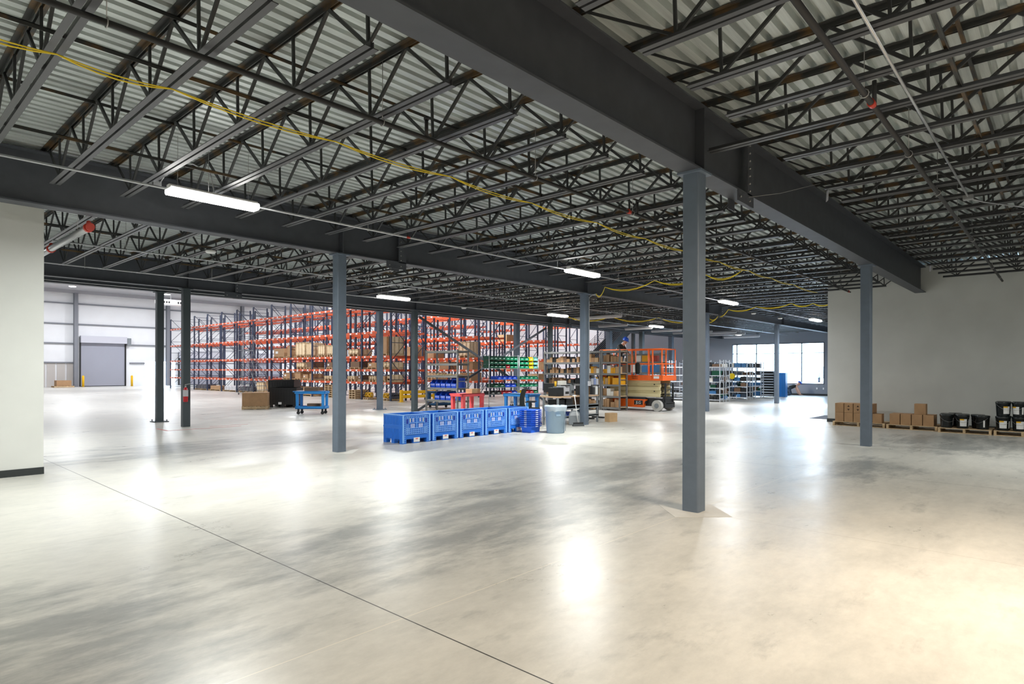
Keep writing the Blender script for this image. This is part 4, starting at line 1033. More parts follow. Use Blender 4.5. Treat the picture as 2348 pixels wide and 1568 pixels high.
for z, L in goods:
    for q, (ya, yb, kd, h) in enumerate(L):
        bay = min(range(12), key=lambda k: abs((RY[k]+RY[k+1])/2 - (ya+yb)/2)); ya = min(ya, RY[bay]-0.07); yb = max(yb, RY[bay+1]+0.07)
        w = abs(ya-yb)-0.06; yc = (ya+yb)/2; zz = z + 0.0015; xc = 20.0; dep = 0.9
        where = 'on the nearest rack row, %s, %s from left' % (lvn[z], nth(q))
        if kd == 'k': crate(xc, yc, zz, dep, w, h, 'pale wooden crate ' + where, 'rack goods')
        elif kd in 'cd':
            t = pallet(xc, yc, 'pallet under a carton ' + where, dep, w, 'rack pallets', 0, zz, 0.11)
            carton(xc, yc, zz+0.1105, dep-0.06, w-0.06, h-0.1, ('brown carton ' if kd == 'c' else 'dark carton ') + where, M_carton if kd == 'c' else M_cartond, group='rack goods', lab=(q % 2 == 0), tape=False)
        elif kd in 'bw':
            t = pallet(xc, yc, 'pallet under wrapped goods ' + where, dep, w, 'rack pallets', 0, zz, 0.11); b = MB(); nn = max(2, int(w/0.5))
            for a in range(nn):
                for c in range(2): b.cyl((-0.4, -w/2+(a+0.5)*w/nn, 0.16+c*0.16), (0.4, -w/2+(a+0.5)*w/nn, 0.16+c*0.16), 0.085, n=10)
            b.box(-0.38, 0.38, -w/2+0.03, w/2-0.03, 0.08, h-0.18)
            o = b.build('wrapped_rolls', M_wrapb if kd == 'b' else M_wrapw, None, (xc, yc, zz+0.032)); tag(o, ('black' if kd == 'b' else 'white') + ' wrapped goods ' + where, 'wrapped goods', 'rack goods')
        elif kd == 'p':
            for j in range(int(h/0.125)): pallet(xc, yc, 'spare pallet %s up in the stack %s' % (nth(j), 'near the left column' if ya > 32 else 'right of the left column'), dep, w, 'spare pallets', 0, zz+0.126*j, 0.125)
        elif kd == 'y':
            t = pallet(xc, yc, 'pallet under yellow hose coils ' + where, dep, w, 'rack pallets', 0, zz, 0.11)
            for j in range(2):
                b = MB(); b.tube([(0.0+0.03*math.sin(3*a), 0.105*math.cos(a), 0.17+0.105*math.sin(a)) for a in [2*PI*k/12 for k in range(13)]], 0.045, n=6); b.tube([(0.12, 0.105*math.cos(a), 0.17+0.105*math.sin(a)) for a in [2*PI*k/12 for k in range(13)]], 0.045, n=6)
                tag(b.build('hose_coil', mat('hose_yellow', (0.7, 0.4, 0.01), 0.5), None, (xc-0.25, yc-0.155+0.31*j, zz+0.095)), 'yellow hose coil, %s, %s' % (('right', 'left')[j], where), 'hose coil', 'yellow coils')
            # dark drums
        if kd in 'c' and z == 0 and False: pass
# goods on the second rack row
random.seed(9)
for q, (yy, z, w, h, m_) in enumerate(((27.7, 2.41, 1.0, 1.0, 'k'), (27.4, 1.68, .9, .5, 'c'), (29.6, 1.68, .9, .5, 'c'), (30.8, .99, .9, .5, 'k'), (27.6, .99, 1.0, .5, 'c'), (33, 2.41, 1.0, .8, 'c'), (35.5, 2.41, .9, .7, 'k'), (38, 1.68, 1.0, .5, 'c'), (31, 2.41, .8, .5, 'c'))):
    (crate if m_ == 'k' else carton)(26.5, yy, z+0.0015, 0.9, w, h, '%s on the third rack row, %s level, %s of its goods' % ('pale crate' if m_ == 'k' else 'brown carton', lvn[z].split()[0], nth(q)))
for q, (yy, z, w, h) in enumerate(((27.1, 1.68, 1.0, .55), (28.3, 1.68, .9, .5), (30.2, 1.68, .9, .6), (27.6, .99, .8, .4), (30.5, 3.72, 0.9, .5))):
    carton(32.9, yy, z+0.0015, 0.9, w, h, 'brown carton on the fifth rack row beyond the green bins, %s of them' % nth(q), M_carton2)
# rolling ladder in front of the racks
t = thing('rolling_ladder', 'grey wheeled warehouse ladder standing in front of the racks', 'ladder', (17.95, 37.4, 0), PI/2)
b = MB(); SW = 0.65
for s in (-1, 1):
    y = s*SW/2
    b.cyl((0, y, 0.1), (2.2, y, 2.9), 0.018, n=6); b.cyl((2.2, y, 0.1), (2.2, y, 3.9), 0.018, n=6); b.cyl((2.9, y, 0.1), (2.9, y, 3.9), 0.018, n=6)
    b.cyl((0, y, 0.12), (2.9, y, 0.12), 0.018, n=6); b.cyl((0.1, y, 1.0), (2.2, y, 3.8), 0.016, n=6); b.cyl((2.2, y, 3.9), (2.9, y, 3.9), 0.016, n=6)
    b.cyl((2.2, y, 1.2), (2.9, y, 1.2), 0.014, n=6); b.cyl((2.2, y, 0.3), (2.9, y, 1.2), 0.014, n=6)
b.build('frame', M_greyp, t)
for k in range(11): MB().cbox(0.2+2.0*k/10, 0, 0.35+2.5*k/10, 0.2, SW, 0.03).build('step', M_greyp, t)
MB().box(2.2, 2.9, -SW/2, SW/2, 2.88, 2.92).build('platform', M_greyp, t)
for px in (0.05, 2.85):
    for s in (-1, 1): MB().cyl((px, s*SW/2-0.02, 0.06), (px, s*SW/2+0.02, 0.06), 0.059, n=10).build('caster', M_black, t)

# ================================================================ SCISSOR LIFT (long axis along Y, near end toward -Y)
LX, LY = 22.72, 12.05
t = lift = thing('scissor_lift', 'orange and cream scissor lift parked behind the grey shelves', 'scissor lift', (LX, LY, 0))
LL, LW = 2.9, 1.15
b = MB(); b.box(-0.4, 0.4, 0.0, LL-0.2, 0.2, 0.58); b.box(-LW/2+0.02, LW/2-0.02, 0.75, LL-0.75, 0.3, 0.56); b.build('chassis', M_black, t)
for s in (1, -1): tray = MB().prism([(0.85, 0.14), (2.3, 0.14), (2.3, 0.47), (0.72, 0.47), (0.8, 0.3)], 'x', *((-LW/2, -LW/2+0.16) if s < 0 else (LW/2-0.16, LW/2))).build('battery_tray', M_lift, t)
lm = text_mesh('JLG', 0.16)
o = put('logo', lm, tray); o.data.materials.append(M_whitep); o.rotation_euler = (PI/2, 0, -PI/2); o.location = (-LW/2-0.004, 1.06, 0.33); tag(o, 'white lettering')
MB().box(-LW/2-0.002, -LW/2, 0.86, 1.26, 0.24, 0.42).build('logo_plate', M_black, tray)
for s in (-1, 1):
    for yy in (0.23, LL-0.45):
        b = MB(); x0 = s*(LW/2-0.17); x1 = s*(LW/2)
        b.cyl((x0, yy, 0.226), (x1, yy, 0.226), 0.225, n=24)
        w = b.build('wheel', M_tyre, t)
        MB().cyl((x1-s*0.01, yy, 0.226), (x1+s*0.012, yy, 0.226), 0.1, n=16).build('hub', M_greyp, w)
b = MB()
for k in range(5):
    z = 0.60 + k*0.135
    for s in (-1, 1):
        xx = s*(0.42 - 0.05*(k % 2)); dz = 0.015 if k % 2 else -0.015
        b.bar((xx, 0.15, z+0.035-dz/2), (xx, LL-0.35, z+0.035+dz/2), 0.05, 0.14)
b.build('scissor_arms', M_cream, t)
for k in range(4):
    z = 0.66 + k*0.14
    MB().cyl((-0.44, 0.42, z), (0.44, 0.42, z), 0.022, n=8).cyl((-0.44, 1.75, z), (0.44, 1.75, z), 0.022, n=8).build('pivot_pin', M_black, t)
MB().box(-0.42, 0.42, 0.06, LL-0.3, 0.52, 0.56).box(-LW/2+0.06, -LW/2+0.09, 0.3, 2.6, 0.55, 0.57).build('frame_lip', M_lgrey, t)
b = MB()
for s in (-1, 1):
    b.cbox(s*0.32, -0.02, 0.22, 0.05, 0.06, 0.92)
for k in range(5): b.cbox(0, -0.04, 0.3+k*0.19, 0.6, 0.04, 0.025)
b.cbox(0, 0.0, 0.14, 0.8, 0.12, 0.22)
b.build('access_ladder', M_black, t)
b = MB(); z0 = 1.26
b.box(-LW/2+0.02, LW/2-0.02, -0.02, LL+0.1, z0, z0+0.07)
for s in (-1, 1): b.box(*((-LW/2, -LW/2+0.02) if s < 0 else (LW/2-0.02, LW/2)), -0.02, LL+0.1, z0-0.02, z0+0.19)
b.box(-LW/2, LW/2, -0.04, -0.02, z0-0.02, z0+0.19); b.box(-LW/2, LW/2, LL+0.1, LL+0.12, z0, z0+0.19)
plat = b.build('platform', M_lift, t)
def decal(txt, y, z, size, m, nm='lettering'):
    me = text_mesh(txt, size); me.materials.append(m)
    o = put(nm, me, plat); o.rotation_euler = (PI/2, 0, -PI/2); o.location = (-LW/2-0.006, y, z); return o
decal('SUNBELT', 1.22, z0+0.13, 0.075, M_black); decal('RENTALS', 1.22, z0+0.055, 0.065, M_black)
MB().box(-LW/2-0.006, -LW/2, 1.72, 2.4, z0+0.04, z0+0.185).build('warning_sign', M_labely, plat)
MB().box(-LW/2-0.009, -LW/2-0.006, 1.96, 2.38, z0+0.075, z0+0.15).build('warning_sign_red_field', M_redbox, plat)
MB().box(-LW/2-0.006, -LW/2, 0.12, 0.36, z0+0.06, z0+0.16).build('capacity_plate', M_label, plat)
b = MB(); r = 0.021; zt = 2.52; zm = 1.92; x0, x1, y0, y1 = -LW/2+0.02, LW/2-0.02, 0.0, LL+0.08
for z in (zt, zm):
    b.cyl((x0, y0, z), (x0, y1, z), r, n=8); b.cyl((x1, y0, z), (x1, y1, z), r, n=8); b.cyl((x0, y0, z), (x1, y0, z), r, n=8); b.cyl((x0, y1, z), (x1, y1, z), r, n=8)
for xx in (x0, x1):
    for yy in (y0, 0.42, 0.62, 1.2, 2.05, y1): b.cyl((xx, yy, z0+0.05), (xx, yy, zt), r if yy != 0.42 else 0.03, n=8)
b.build('guard_rails', M_lift, t)
b = MB(); b.cyl((x0+0.1, y0, z0+0.1), (x0+0.1, y0, zm), 0.018, n=6).cyl((x1-0.1, y0, z0+0.1), (x1-0.1, y0, zm), 0.018, n=6); b.cyl((x0+0.1, y0, z0+0.28), (x1-0.1, y0, z0+0.28), 0.018, n=6)
b.build('entry_gate', M_lift, t)
b = MB(); random.seed(4)
b.lathe([(0.07, -0.42), (0.11, -0.36), (0.12, -0.05), (0.09, 0.03), (0.05, 0.05)], n=12, sx=0.45, sy=1.0)
o = b.build('jacket', M_shirt, None, (LX-LW/2-0.04, LY+1.08, 1.92)); tag(o, 'black jacket hung over the middle rail of the scissor lift', 'jacket')

# ================================================================ PEOPLE
def skin_body(name, verts, edges, radii, m, parent, root=0, sub=2):
    me = bpy.data.meshes.new(name); me.from_pydata(verts, edges, []); o = bpy.data.objects.new(name, me); C.objects.link(o); o.parent = parent
    s = o.modifiers.new('skin', 'SKIN'); s.use_smooth_shade = True
    for i, r in enumerate(radii):
        sv = me.skin_vertices[0].data[i]; sv.radius = (r, r) if not isinstance(r, tuple) else r
        sv.use_root = (i == root)
    u = o.modifiers.new('sub', 'SUBSURF'); u.levels = sub; u.render_levels = sub
    me.materials.append(m)
    return o
def head_mesh(m, with_hair=True):
    b = MB(); n = 18
    # skull looking toward +X, chin down; rings bottom to top (rx front-back, ry side, x offset)
    rings = [(0.02, 0.02, 0.055, -0.118), (0.045, 0.04, 0.045, -0.108), (0.068, 0.055, 0.025, -0.085), (0.085, 0.068, 0.01, -0.05), (0.095, 0.074, 0.003, -0.01), (0.1, 0.077, 0.0, 0.03), (0.097, 0.075, -0.003, 0.065), (0.08, 0.062, -0.005, 0.095), (0.045, 0.036, -0.005, 0.114), (0.01, 0.01, -0.005, 0.12)]
    i = 0
    for (rx, ry, ox, z) in rings:
        for k in range(n):
            a = 2*PI*k/n; x = ox + rx*math.cos(a); y = ry*math.sin(a)
            if k == 0 and -0.04 <= z <= 0.0: x += 0.022       # nose
            if k in (1, n-1) and z == -0.01: x -= 0.006       # eye sockets
            b.v.append((x, y, z))
    for a in range(len(rings)-1):
        for k in range(n):
            j = (k+1) % n; b.f.append((a*n+k, a*n+j, a*n+n+j, a*n+n+k)); b.m.append(0); b.sm.append(True)
    for s in (-1, 1): b.lathe([(0.004, -0.03), (0.02, -0.015), (0.022, 0.01), (0.008, 0.03)], (-0.005, s*0.078, -0.015), n=8, sx=0.8, sy=0.35)
    return b
def hard_hat(m):
    b = MB(); b.lathe([(0.132, 0.0), (0.13, 0.02), (0.122, 0.06), (0.095, 0.105), (0.05, 0.13), (0.005, 0.137)], n=20, sx=1.06, sy=0.9)
    b.lathe([(0.132, -0.004), (0.15, -0.006), (0.15, 0.004), (0.132, 0.008)], (0.018, 0, 0), n=20, sx=1.1, sy=0.9, cap=False)
    b.bar((-0.1, 0, 0.115), (0.1, 0, 0.115), 0.02, 0.03)
    return b
def fingers(base, direc, side, down, m, parent, sgn=1, scale=1.0):
    # palm plus four fingers and thumb as one skinned mesh
    base = Vector(base); d = Vector(direc).normalized(); s = Vector(side).normalized(); u = Vector(down).normalized()
    V = [base, base + d*0.045*scale, base + d*0.085*scale]; E = [(0, 1), (1, 2)]; R = [0.024, 0.03, 0.026]
    for k, (off, ln) in enumerate(((-0.028, 0.062), (-0.010, 0.075), (0.010, 0.07), (0.027, 0.055))):
        i = len(V); p = base + d*0.088*scale + s*off*scale
        V += [p, p + d*ln*0.5*scale + u*0.008, p + d*ln*0.85*scale + u*0.03]; E += [(2, i), (i, i+1), (i+1, i+2)]; R += [0.010, 0.009, 0.0075]
    i = len(V); p = base + d*0.025*scale + s*sgn*0.03*scale
    V += [p, p + d*0.03*scale + s*sgn*0.025 + u*0.01, p + d*0.055*scale + s*sgn*0.02 + u*0.02]; E += [(1, i), (i, i+1), (i+1, i+2)]; R += [0.013, 0.010, 0.008]
    return skin_body('hand', [tuple(v) for v in V], E, R, m, parent, 1, 1)
# man on the lift: stands on the platform, bent forward over the rail, looking down toward -Y
px, py, pz = LX+0.05, LY+2.4, 1.26+0.07
p = thing('person', 'person in a blue hard hat and black shirt, bent over on the scissor lift', 'person', (px, py, pz), -PI/2)
# local: facing +X
V = [(0, 0, 0.90), (0.02, 0, 1.05), (0.06, 0, 1.2), (0.13, 0, 1.34), (0.2, 0, 1.43), (0.25, 0, 1.49),
     (0.11, 0.17, 1.36), (0.24, 0.22, 1.12), (0.42, 0.16, 1.02), (0.11, -0.17, 1.36), (0.25, -0.22, 1.12), (0.44, -0.14, 1.04),
     (-0.01, 0.1, 0.84), (0.02, 0.11, 0.48), (-0.02, 0.12, 0.09), (0.09, 0.12, 0.04), (-0.01, -0.1, 0.84), (0.0, -0.11, 0.48), (-0.04, -0.12, 0.09), (0.07, -0.12, 0.04)]
Ed = [(0,1),(1,2),(2,3),(3,4),(4,5),(3,6),(6,7),(7,8),(3,9),(9,10),(10,11),(0,12),(12,13),(13,14),(14,15),(0,16),(16,17),(17,18),(18,19)]
Rd = [0.15, 0.14, 0.155, 0.14, 0.07, 0.055, 0.075, 0.055, 0.036, 0.075, 0.055, 0.036, 0.1, 0.07, 0.05, 0.04, 0.1, 0.07, 0.05, 0.04]
body = skin_body('body', V, Ed, [r*(0.72 if i in (0,1,2,3,6,9,7,10,12,13,14,16,17,18) else 1) for i, r in enumerate(Rd)], M_skin, p)
def sub(Vl, Rl, idx, grow): return [Vl[i] for i in idx], [Rl[i]+grow for i in idx]
sv, sr = sub(V, Rd, [0, 1, 2, 3, 6, 7, 9, 10, 8, 11, 4], 0.014); sv[0] = (0, 0, 0.92); sr[0] = 0.16; sv[8] = (0.37, 0.175, 1.045); sv[9] = (0.39, -0.165, 1.06)
skin_body('shirt', sv, [(0,1),(1,2),(2,3),(3,4),(4,5),(3,6),(6,7),(5,8),(7,9),(3,10)], sr, M_shirt, p)
sv, sr = sub(V, Rd, [0, 12, 13, 14, 16, 17, 18], 0.016)
skin_body('trousers', sv, [(0,1),(1,2),(2,3),(0,4),(4,5),(5,6)], sr, M_jeans, p)
h = head_mesh(M_skin).build('head', M_skin, p); h.location = (0.31, 0, 1.57); h.rotation_euler = (0, 0.55, 0)
hh = MB().lathe([(0.07, -0.07), (0.098, -0.02), (0.104, 0.04), (0.1, 0.06)], (-0.012, 0, 0), n=16, sx=1.0, sy=0.8, cap=False).build('hair', M_hair, h)
hh.scale = (0.9, 1.03, 1.0); hh.location = (-0.02, 0, 0)
hb = hard_hat(M_hat).build('hard_hat', M_hat, p); hb.location = (0.335, 0, 1.62); hb.rotation_euler = (0, 0.45, 0)
fingers(V[8], (0.9, -0.2, -0.25), (0, 1, 0), (0, 0, -1), M_skin, p, -1); fingers(V[11], (0.9, 0.2, -0.25), (0, 1, 0), (0, 0, -1), M_skin, p, 1)
for s in (-1, 1): MB().taper(0.03+(0 if s > 0 else -0.02), s*0.12, 0, 0.09, 0.28, 0.11, 0.2, 0.09).build('shoe', M_black, p)

# person kneeling on hands and knees near the window
p = thing('person', 'person in a blue cap and dark clothes kneeling on the floor below the window', 'person', (42.75, 13.6, 0), math.radians(-55))
V = [(-0.28, 0, 0.52), (-0.1, 0, 0.55), (0.05, 0, 0.62), (0.18, 0, 0.67), (0.27, 0, 0.72), (0.31, 0, 0.74),
     (0.18, 0.17, 0.63), (0.3, 0.19, 0.36), (0.4, 0.1, 0.08), (0.18, -0.17, 0.63), (0.32, -0.19, 0.34), (0.45, -0.1, 0.07),
     (-0.3, 0.1, 0.45), (-0.22, 0.13, 0.08), (-0.6, 0.13, 0.06), (-0.3, -0.1, 0.45), (-0.15, -0.13, 0.08), (-0.55, -0.13, 0.06)]
Ed = [(0,1),(1,2),(2,3),(3,4),(4,5),(3,6),(6,7),(7,8),(3,9),(9,10),(10,11),(0,12),(12,13),(13,14),(0,15),(15,16),(16,17)]
Rd = [0.14, 0.13, 0.14, 0.13, 0.06, 0.05, 0.07, 0.05, 0.035, 0.07, 0.05, 0.035, 0.1, 0.07, 0.045, 0.1, 0.07, 0.045]
skin_body('body', V, Ed, [r*(0.72 if i in (0,1,2,3,6,9,12,13,15,16) else 1) for i, r in enumerate(Rd)], M_skin, p)
sv, sr = sub(V, Rd, [0, 1, 2, 3, 6, 9], 0.015); skin_body('shirt', sv, [(0,1),(1,2),(2,3),(3,4),(3,5)], sr, M_shirt, p)
sv, sr = sub(V, Rd, [0, 12, 13, 14, 15, 16, 17], 0.014); skin_body('trousers', sv, [(0,1),(1,2),(2,3),(0,4),(4,5),(5,6)], sr, M_jeans, p)
h = head_mesh(M_skin).build('head', M_skin, p); h.location = (0.37, 0, 0.79); h.rotation_euler = (0, 1.0, 0)
hb = hard_hat(M_hat).build('cap', M_hat, p); hb.location = (0.41, 0, 0.84); hb.rotation_euler = (0, 0.75, 0)
fingers(V[8], (0.9, 0, -0.1), (0, 1, 0), (0, 0, -1), M_skin, p, -1); fingers(V[11], (0.9, 0, -0.1), (0, 1, 0), (0, 0, -1), M_skin, p, 1)
for s in (-1, 1): MB().taper(-0.66+(0 if s > 0 else 0.05), s*0.13, 0.0, 0.1, 0.12, 0.1, 0.1, 0.08).build('shoe', M_black, p)

# ================================================================ FAR RIGHT: white shelving, slatted shelf, blue cabinet, mat
WL = [0.12, 0.42, 0.74, 1.06, 1.4, 1.85]
k = 0
wunits = [(31.0, 13.5, 2.22, 'nearest white-edged shelving unit right of the nearest column'), (31.75, 13.5, 2.22, 'white-edged shelving unit standing behind the nearest one'),
          (34.9, 13.6, 2.15, 'white-edged shelving unit in the middle of the far group'), (35.7, 13.6, 2.15, 'white-edged shelving unit just behind the middle one'), (38.1, 14.0, 2.2, 'white-edged shelving unit nearest the far window, full of small boxes')]
for (ux, uy, uh, lab) in wunits:
    shelving('parts_shelving', lab, 'shelving', ux+0.5, uy, 4.2, 0.5, WL, uh, M_shelfw, M_shelfw, 0.035, group='white-edged parts shelving', nbay=4, beam=0.035, xbr=True)
random.seed(31)
pal2 = [(M_black, 'black'), (M_cartond, 'dark brown'), (M_bluebox, 'blue'), (M_whitebox, 'white'), (M_jeans, 'dark blue'), (M_black, 'black'), (M_dgreen, 'dark green')]
for ui, (ux, uy, uh, lab) in enumerate(wunits):
    for li, z in enumerate(WL[:6]):
        yy = uy + 0.08; q = 0
        while yy < uy + (2.1 if ui < 2 else 4.0):
            w = random.uniform(0.15, 0.45); h = random.uniform(0.13, 0.26)
            if random.random() < 0.92 and all(abs(yy + w/2 - (uy + 1.05*j)) > w/2 + 0.02 for j in range(5)):
                m_, cn = pal2[random.randrange(7)]
                tag(MB().cbox(0, 0, 0, 0.36, w-0.04, h).build('parts_box', m_, None, (ux+0.25, yy+w/2, z+0.001)), '%s parts box, %s shelf up in the %s, %s from near end' % (cn, nth(li), ('nearest white shelving', 'second white shelving', 'middle white shelving', 'fourth white shelving', 'last white shelving')[ui], nth(q)), 'box', 'boxes in the white-edged shelving')
                q += 1
            yy += w
t = thing('parts_shelving', 'dark shelving with many bright white shelf edges left of the slim column', 'shelving', (39.4, 13.7, 0), 0)
for z in [0.1 + 0.165*j for j in range(10)]: MB().box(0, 0.45, 0, 0.9, z, z+0.05).build('shelf', M_shelfw, t)
for py in (0.0, 0.88): MB().box(0.0, 0.02, py, py+0.02, 0, 1.66).box(0.43, 0.45, py, py+0.02, 0, 1.66).build('upright_frame', M_black, t)
MB().box(0.3, 0.31, 0.02, 0.88, 0.02, 1.6).build('back_panel', M_black, t)
simple('steel_cabinet', 'bright blue cabinet right of the slim column below the window', 'cabinet', MB().cbox(0, 0, 0.02, 0.36, 0.42, 1.5).cbox(0, 0, 0, 0.32, 0.38, 0.02).box(-0.185, -0.18, -0.005, 0.005, 0.05, 1.5), mat('cabinet_blue', (0.03, 0.25, 0.75), 0.3), (40.17, 13.38, 0))
simple('hose_reel', 'round yellow reel hung on the front of the white-edged shelving', 'reel', MB().cyl((-0.04, 0, 0), (0.04, 0, 0), 0.17, n=20).cyl((-0.05, 0, 0), (-0.04, 0, 0), 0.09, n=16).bar((0.04, 0, 0), (0.075, 0, 0), 0.03, 0.03), M_binyel, (34.81, 14.44, 1.33))
simple('door_mat', 'flat dark door mat on the floor at the right wall corner', 'mat', MB().box(-0.9, 0.9, -0.32, 0.32, 0.0, 0.012), mat('mat_grey', (0.12, 0.14, 0.18), 0.9), (23.6, 6.35, 0.0005))
for q, yy in enumerate((12.35, 11.95)): simple('outlet_box', 'small white outlet below the window, %s one' % ('left', 'right')[q], 'outlet', MB().cbox(0, 0, 0, 0.04, 0.08, 0.12), M_whitep, (XF-0.021, yy, 0.42))
simple('wall_panel', 'white notice panel on the dark column right of the scissor lift', 'notice', MB().cbox(0, 0, 0, 0.03, 0.5, 0.6), M_whitep, (39.85, 18.75, 2.3))
# stored boxes behind the lift
shelving('steel_shelving', 'grey shelving unit seen through the rails of the scissor lift', 'shelving', 28.4, 15.2, 3.0, 0.6, [0.3, 0.95, 1.55, 2.1, 2.5], 2.55, M_shelf, M_board, 0.06)
for q, (yy, z, w, h, m_, cn) in enumerate(((17.9, 2.101, .3, .33, M_cartond, 'dark brown'), (17.5, 2.101, .35, .2, M_whitebox, 'white'), (17.0, 2.101, .4, .34, M_carton, 'brown'), (16.5, 2.101, .3, .36, M_whitebox, 'white'), (16.1, 2.101, .35, .36, M_orangebox, 'orange'), (15.6, 2.101, .35, .3, M_redbox, 'red'),
                                          (17.8, 1.551, .4, .4, M_black, 'black'), (17.3, 1.551, .4, .4, M_cartond, 'dark brown'), (16.7, 1.551, .5, .42, M_whitebox, 'white'), (16.1, 1.551, .4, .35, M_bluebox, 'blue'), (15.6, 1.551, .35, .38, M_bluebox, 'blue'))):
    tag(MB().cbox(0, 0, 0, 0.4, w, h).build('boxed_part', m_, None, (28.05, yy, z)), '%s box on shelving behind the lift rails, %s on its %s shelf' % (cn, nth(q % 6), 'top' if z > 2 else 'middle'), 'box', 'boxes behind the lift')

# ================================================================ HALL DOORS, BOLLARDS, HEATER, STAIR, EXTINGUISHER
def roll_door(x0, x1, h, label):
    t = thing('roll_up_door', label, 'door', ((x0+x1)/2, YR-0.02, 0), 0, 'grey roll-up doors in the hall rear wall'); w = x1-x0
    b = MB(); z = 0.05
    while z < h: b.box(-w/2, w/2, -0.06, -0.03, z, min(z+0.075, h)); b.box(-w/2, w/2, -0.05, -0.03, min(z+0.075, h), min(z+0.085, h)); z += 0.085
    b.build('curtain', M_door, t)
    MB().box(-w/2-0.1, w/2+0.1, -0.5, 0, h-0.05, h+0.6).build('hood', mat('hood_grey', (0.55, 0.55, 0.62), 0.5), t)
    for s in (-1, 1): MB().cbox(s*(w/2+0.07), -0.06, 0, 0.12, 0.12, h+0.5).build('guide_rail', M_black, t)
    MB().cbox(0, -0.05, 0, w, 0.06, 0.06).build('bottom_bar', M_black, t)
    MB().cbox(w/2+0.3, -0.3, h-0.2, 0.35, 0.3, 0.7).build('motor', M_greyp, t)
roll_door(15.35, 18.95, 4.2, 'grey roll-up door between two yellow bollards in the hall')
roll_door(24.0, 28.0, 2.9, 'grey roll-up door behind the left rack uprights')
roll_door(30.8, 35.0, 2.9, 'grey roll-up door farther right behind the racks')
for q, xx in enumerate((15.25, 19.25)):
    simple('bollard', 'yellow bollard at the %s of the nearest roll-up door' % ('left', 'right')[q], 'bollard', MB().lathe([(0.1, 0), (0.1, 0.98), (0.07, 1.04), (0.01, 1.06)], n=16), M_guard, (xx, YR-1.3, 0))
for q, xx in enumerate((14.85, 22.75, 30.4, 38.2)):
    t = thing('wall_column', 'dark steel column against the hall rear wall, %s from the left' % nth(q), 'column', (xx, YR-0.45, 0), 0, 'hall rear wall columns')
    MB().box(-0.15, 0.15, -0.2, -0.18, 0, 8.75).box(-0.15, 0.15, 0.18, 0.2, 0, 8.75).box(-0.01, 0.01, -0.18, 0.18, 0, 8.75).build('i_section', M_girt, t)
    MB().cbox(0, 0, 0, 0.4, 0.5, 0.03).build('base_plate', M_girt, t)
simple('door_stile', 'grey framing post left of the roll-up door', 'post', MB().cbox(0, 0, 0, 0.12, 0.12, 5.8), M_girt, (15.0, YR-0.24, 0)) if False else None
carton(13.6, 67.2, 0.13, 1.1, 0.9, 0.5, 'brown load on a pallet by the far tan wainscot', M_carton, 0, tape=False)
pallet(13.6, 67.2, 'dark pallet far away by the tan wainscot', 1.5, 1.2)
t = thing('unit_heater', 'white ceiling fan unit hanging in the hall beside the extinguisher column', 'heater', (16.95, 50.5, 6.5), 0)
MB().box(-1.0, 1.0, -0.4, 0.4, 0, 0.42).build('body', M_whitep, t, bevel=0.1)
b = MB()
for q in range(4): b.box(-0.8+q*0.17, -0.7+q*0.17, -0.41, -0.4, 0.12, 0.28)
for q in range(3): b.box(0.35+q*0.17, 0.45+q*0.17, -0.41, -0.4, 0.12, 0.28)
b.build('vents', M_black, t); MB().cyl((0, 0, 0.42), (0, 0, 3.9), 0.03, n=6).build('hanger', M_pipe, t)
# stair with railing, right of the racks
t = thing('steel_stair', 'dark steel stair rising to the right behind the man on the lift', 'stair', (33.0, 22.75, 0), 0)
x0, z0_, x1_, z1_ = -0.9, 1.75, 3.9, 4.75
for s in (-0.5, 0.5): MB().bar((x0, s, z0_), (x1_, s, z1_), 0.04, 0.5).build('stringer', M_coldark, t)
b = MB()
for q in range(16): b.cbox(x0+0.2+q*0.29, 0, z0_+0.02+q*0.181, 0.31, 1.0, 0.04)
b.bar((x0, 0, z0_-0.1), (x1_, 0, z1_-0.1), 1.0, 0.03)
b.build('treads', M_coldark, t)
for s in (-0.5, 0.5):
    b = MB()
    for q in range(7): b.cyl((x0, s, z0_+0.35+q*0.13), (x1_, s, z1_+0.35+q*0.13), 0.014, n=5)
    for q in range(4): xx = x0+(x1_-x0)*q/3; zz = z0_+(z1_-z0_)*q/3; b.cyl((xx, s, zz), (xx, s, zz+1.2), 0.02, n=6)
    b.build('railing', M_girt, t)
MB().cbox(x0, 0, 0, 0.15, 1.1, 1.75).build('lower_support', M_coldark, t)
MB().box(x1_, x1_+1.5, -0.55, 0.55, z1_-0.2, z1_).cbox(x1_+0.8, 0, 0, 0.2, 0.2, z1_-0.2).build('landing', M_coldark, t)
# fire extinguisher on the dark column, on its -X face corner facing the viewer
t = thing('fire_extinguisher', 'red fire extinguisher hanging on the dark column', 'fire extinguisher', (X1-0.12, Y3-0.19, 0.72))
MB().lathe([(0.05, 0), (0.062, 0.02), (0.065, 0.2), (0.065, 0.3), (0.05, 0.38), (0.025, 0.42)], n=16).build('cylinder', mat('extinguisher_red', (0.5, 0.01, 0.02), 0.3), t)
MB().lathe([(0.0665, 0.16), (0.0665, 0.34)], n=16, cap=False).build('label', M_lgrey, t)
MB().cyl((0, 0, 0.4), (0, 0, 0.47), 0.025, n=8).bar((-0.02, 0, 0.49), (0.12, 0, 0.52), 0.02, 0.02).build('valve_handle', M_bolt, t)
MB().tube([(0.02, -0.02, 0.45), (0.1, -0.03, 0.42), (0.1, -0.04, 0.2), (0.07, -0.04, 0.05)], 0.011, n=6).build('hose', M_black, t)
MB().box(-0.03, 0.03, 0.06, 0.1, 0.2, 0.44).build('bracket', M_black, t)
b = MB()
